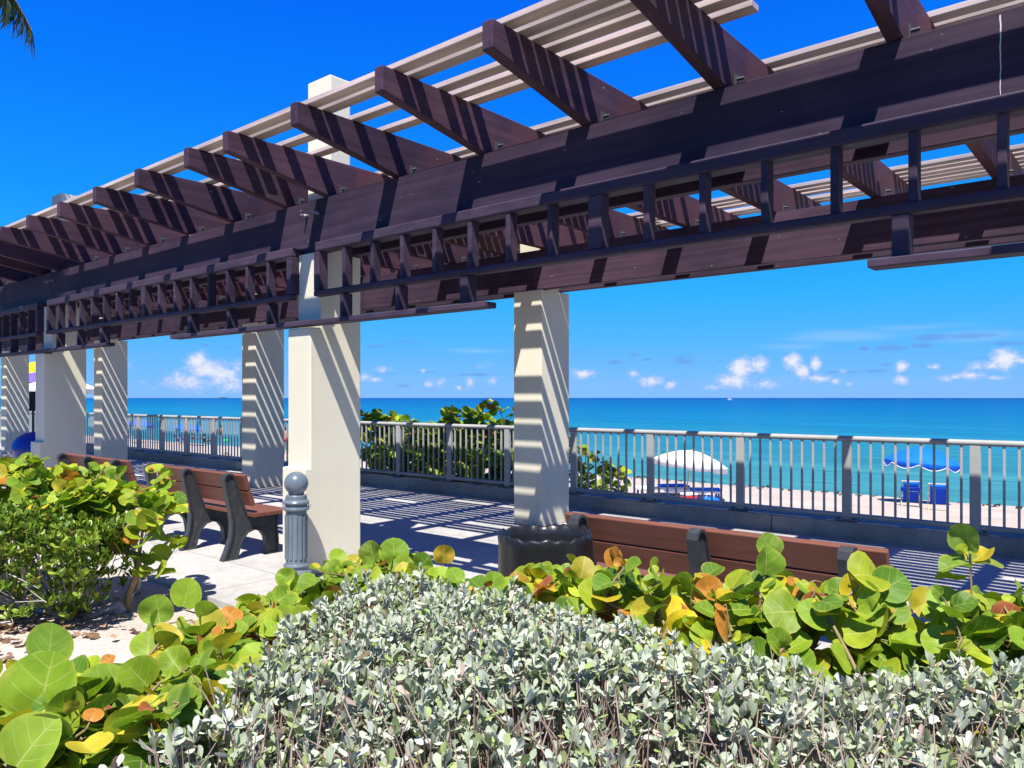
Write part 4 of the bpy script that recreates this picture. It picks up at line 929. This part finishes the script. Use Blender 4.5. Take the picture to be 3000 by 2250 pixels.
L = []
for _ in range(90):
    s_, t_ = rnd.uniform(-6, 40), 31.4+rnd.gauss(0, .35); p = st(s_, t_, zs(t_)+.03)
    for _ in range(rnd.randint(1, 5)): L.append((tuple(p+Vector((rnd.gauss(0, .25), rnd.gauss(0, .08), 0))), (rnd.gauss(0, 1), rnd.gauss(0, 1), .1), (rnd.gauss(0, .3), rnd.gauss(0, .3), 1), rnd.uniform(.06, .22), (.05, .03, .015)))
o = leaves_obj('seaweed', L, disc_tmpl(8), M['small'], None, fold=(-.3, .5), wave=.3); tag(o, 'dark seaweed scraps washed up along the waterline', 'seaweed', kind='stuff')
# boat and ship
bw = on(2137, 1172.0, -2.2)
bt = thing('motor_boat', tuple(bw), .25, 'small white motor boat far out below the horizon', 'boat')
K = bw.y/1240.
hv = MB(); xs_ = [-3.4, -2, 0, 2, 3.2, 4.2]; wd = [1.1, 1.25, 1.3, 1.05, .6, .02]; 
for x_, w_ in zip(xs_, wd): hv.v += [(x_*K, -w_*.6*K, 0), (x_*K, -w_*K, (1.3+.12*max(0, x_))*K), (x_*K, w_*K, (1.3+.12*max(0, x_))*K), (x_*K, w_*.6*K, 0)]
for i in range(5):
    for k in range(4): hv.f.append((i*4+k, (i+1)*4+k, (i+1)*4+(k+1) % 4, i*4+(k+1) % 4))
hv.f += [(0, 1, 2, 3), (20, 23, 22, 21)]
hv.build('hull', M['hull'], bt); MB().prism([(-.9*K, 1.3*K), (.9*K, 1.3*K), (.75*K, 2.5*K), (-.75*K, 2.5*K)], -1.6*K, 1.2*K).build('cabin', M['hull'], bt)
MB().box(-1.61*K, 1.22*K, -.86*K, .86*K, 1.75*K, 2.15*K).build('window', M['glass'], bt); MB().box(-1.5*K, .6*K, -.9*K, .9*K, 3.1*K, 3.25*K).box(-.6*K, -.5*K, -.7*K, -.6*K, 2.5*K, 3.1*K).box(-.6*K, -.5*K, .6*K, .7*K, 2.5*K, 3.1*K).build('roof', M['hull'], bt)
sw_ = Vector((at(655, 1165, 5200).x, 5200, -2.2))
sp2 = thing('cargo_ship', tuple(sw_), .1, 'tiny grey cargo ship on the horizon between the far columns', 'ship')
MB().prism([(-4, 0), (4, 0), (5, 5), (-5, 5)], -24, 24).build('hull', M['darkmetal'], sp2); MB().box(-20, -13, -3, 3, 5, 12).build('bridge', M['rail'], sp2); MB().box(2, 3, -.5, .5, 5, 12).box(12, 13, -.5, .5, 5, 10).build('mast', M['rail'], sp2)
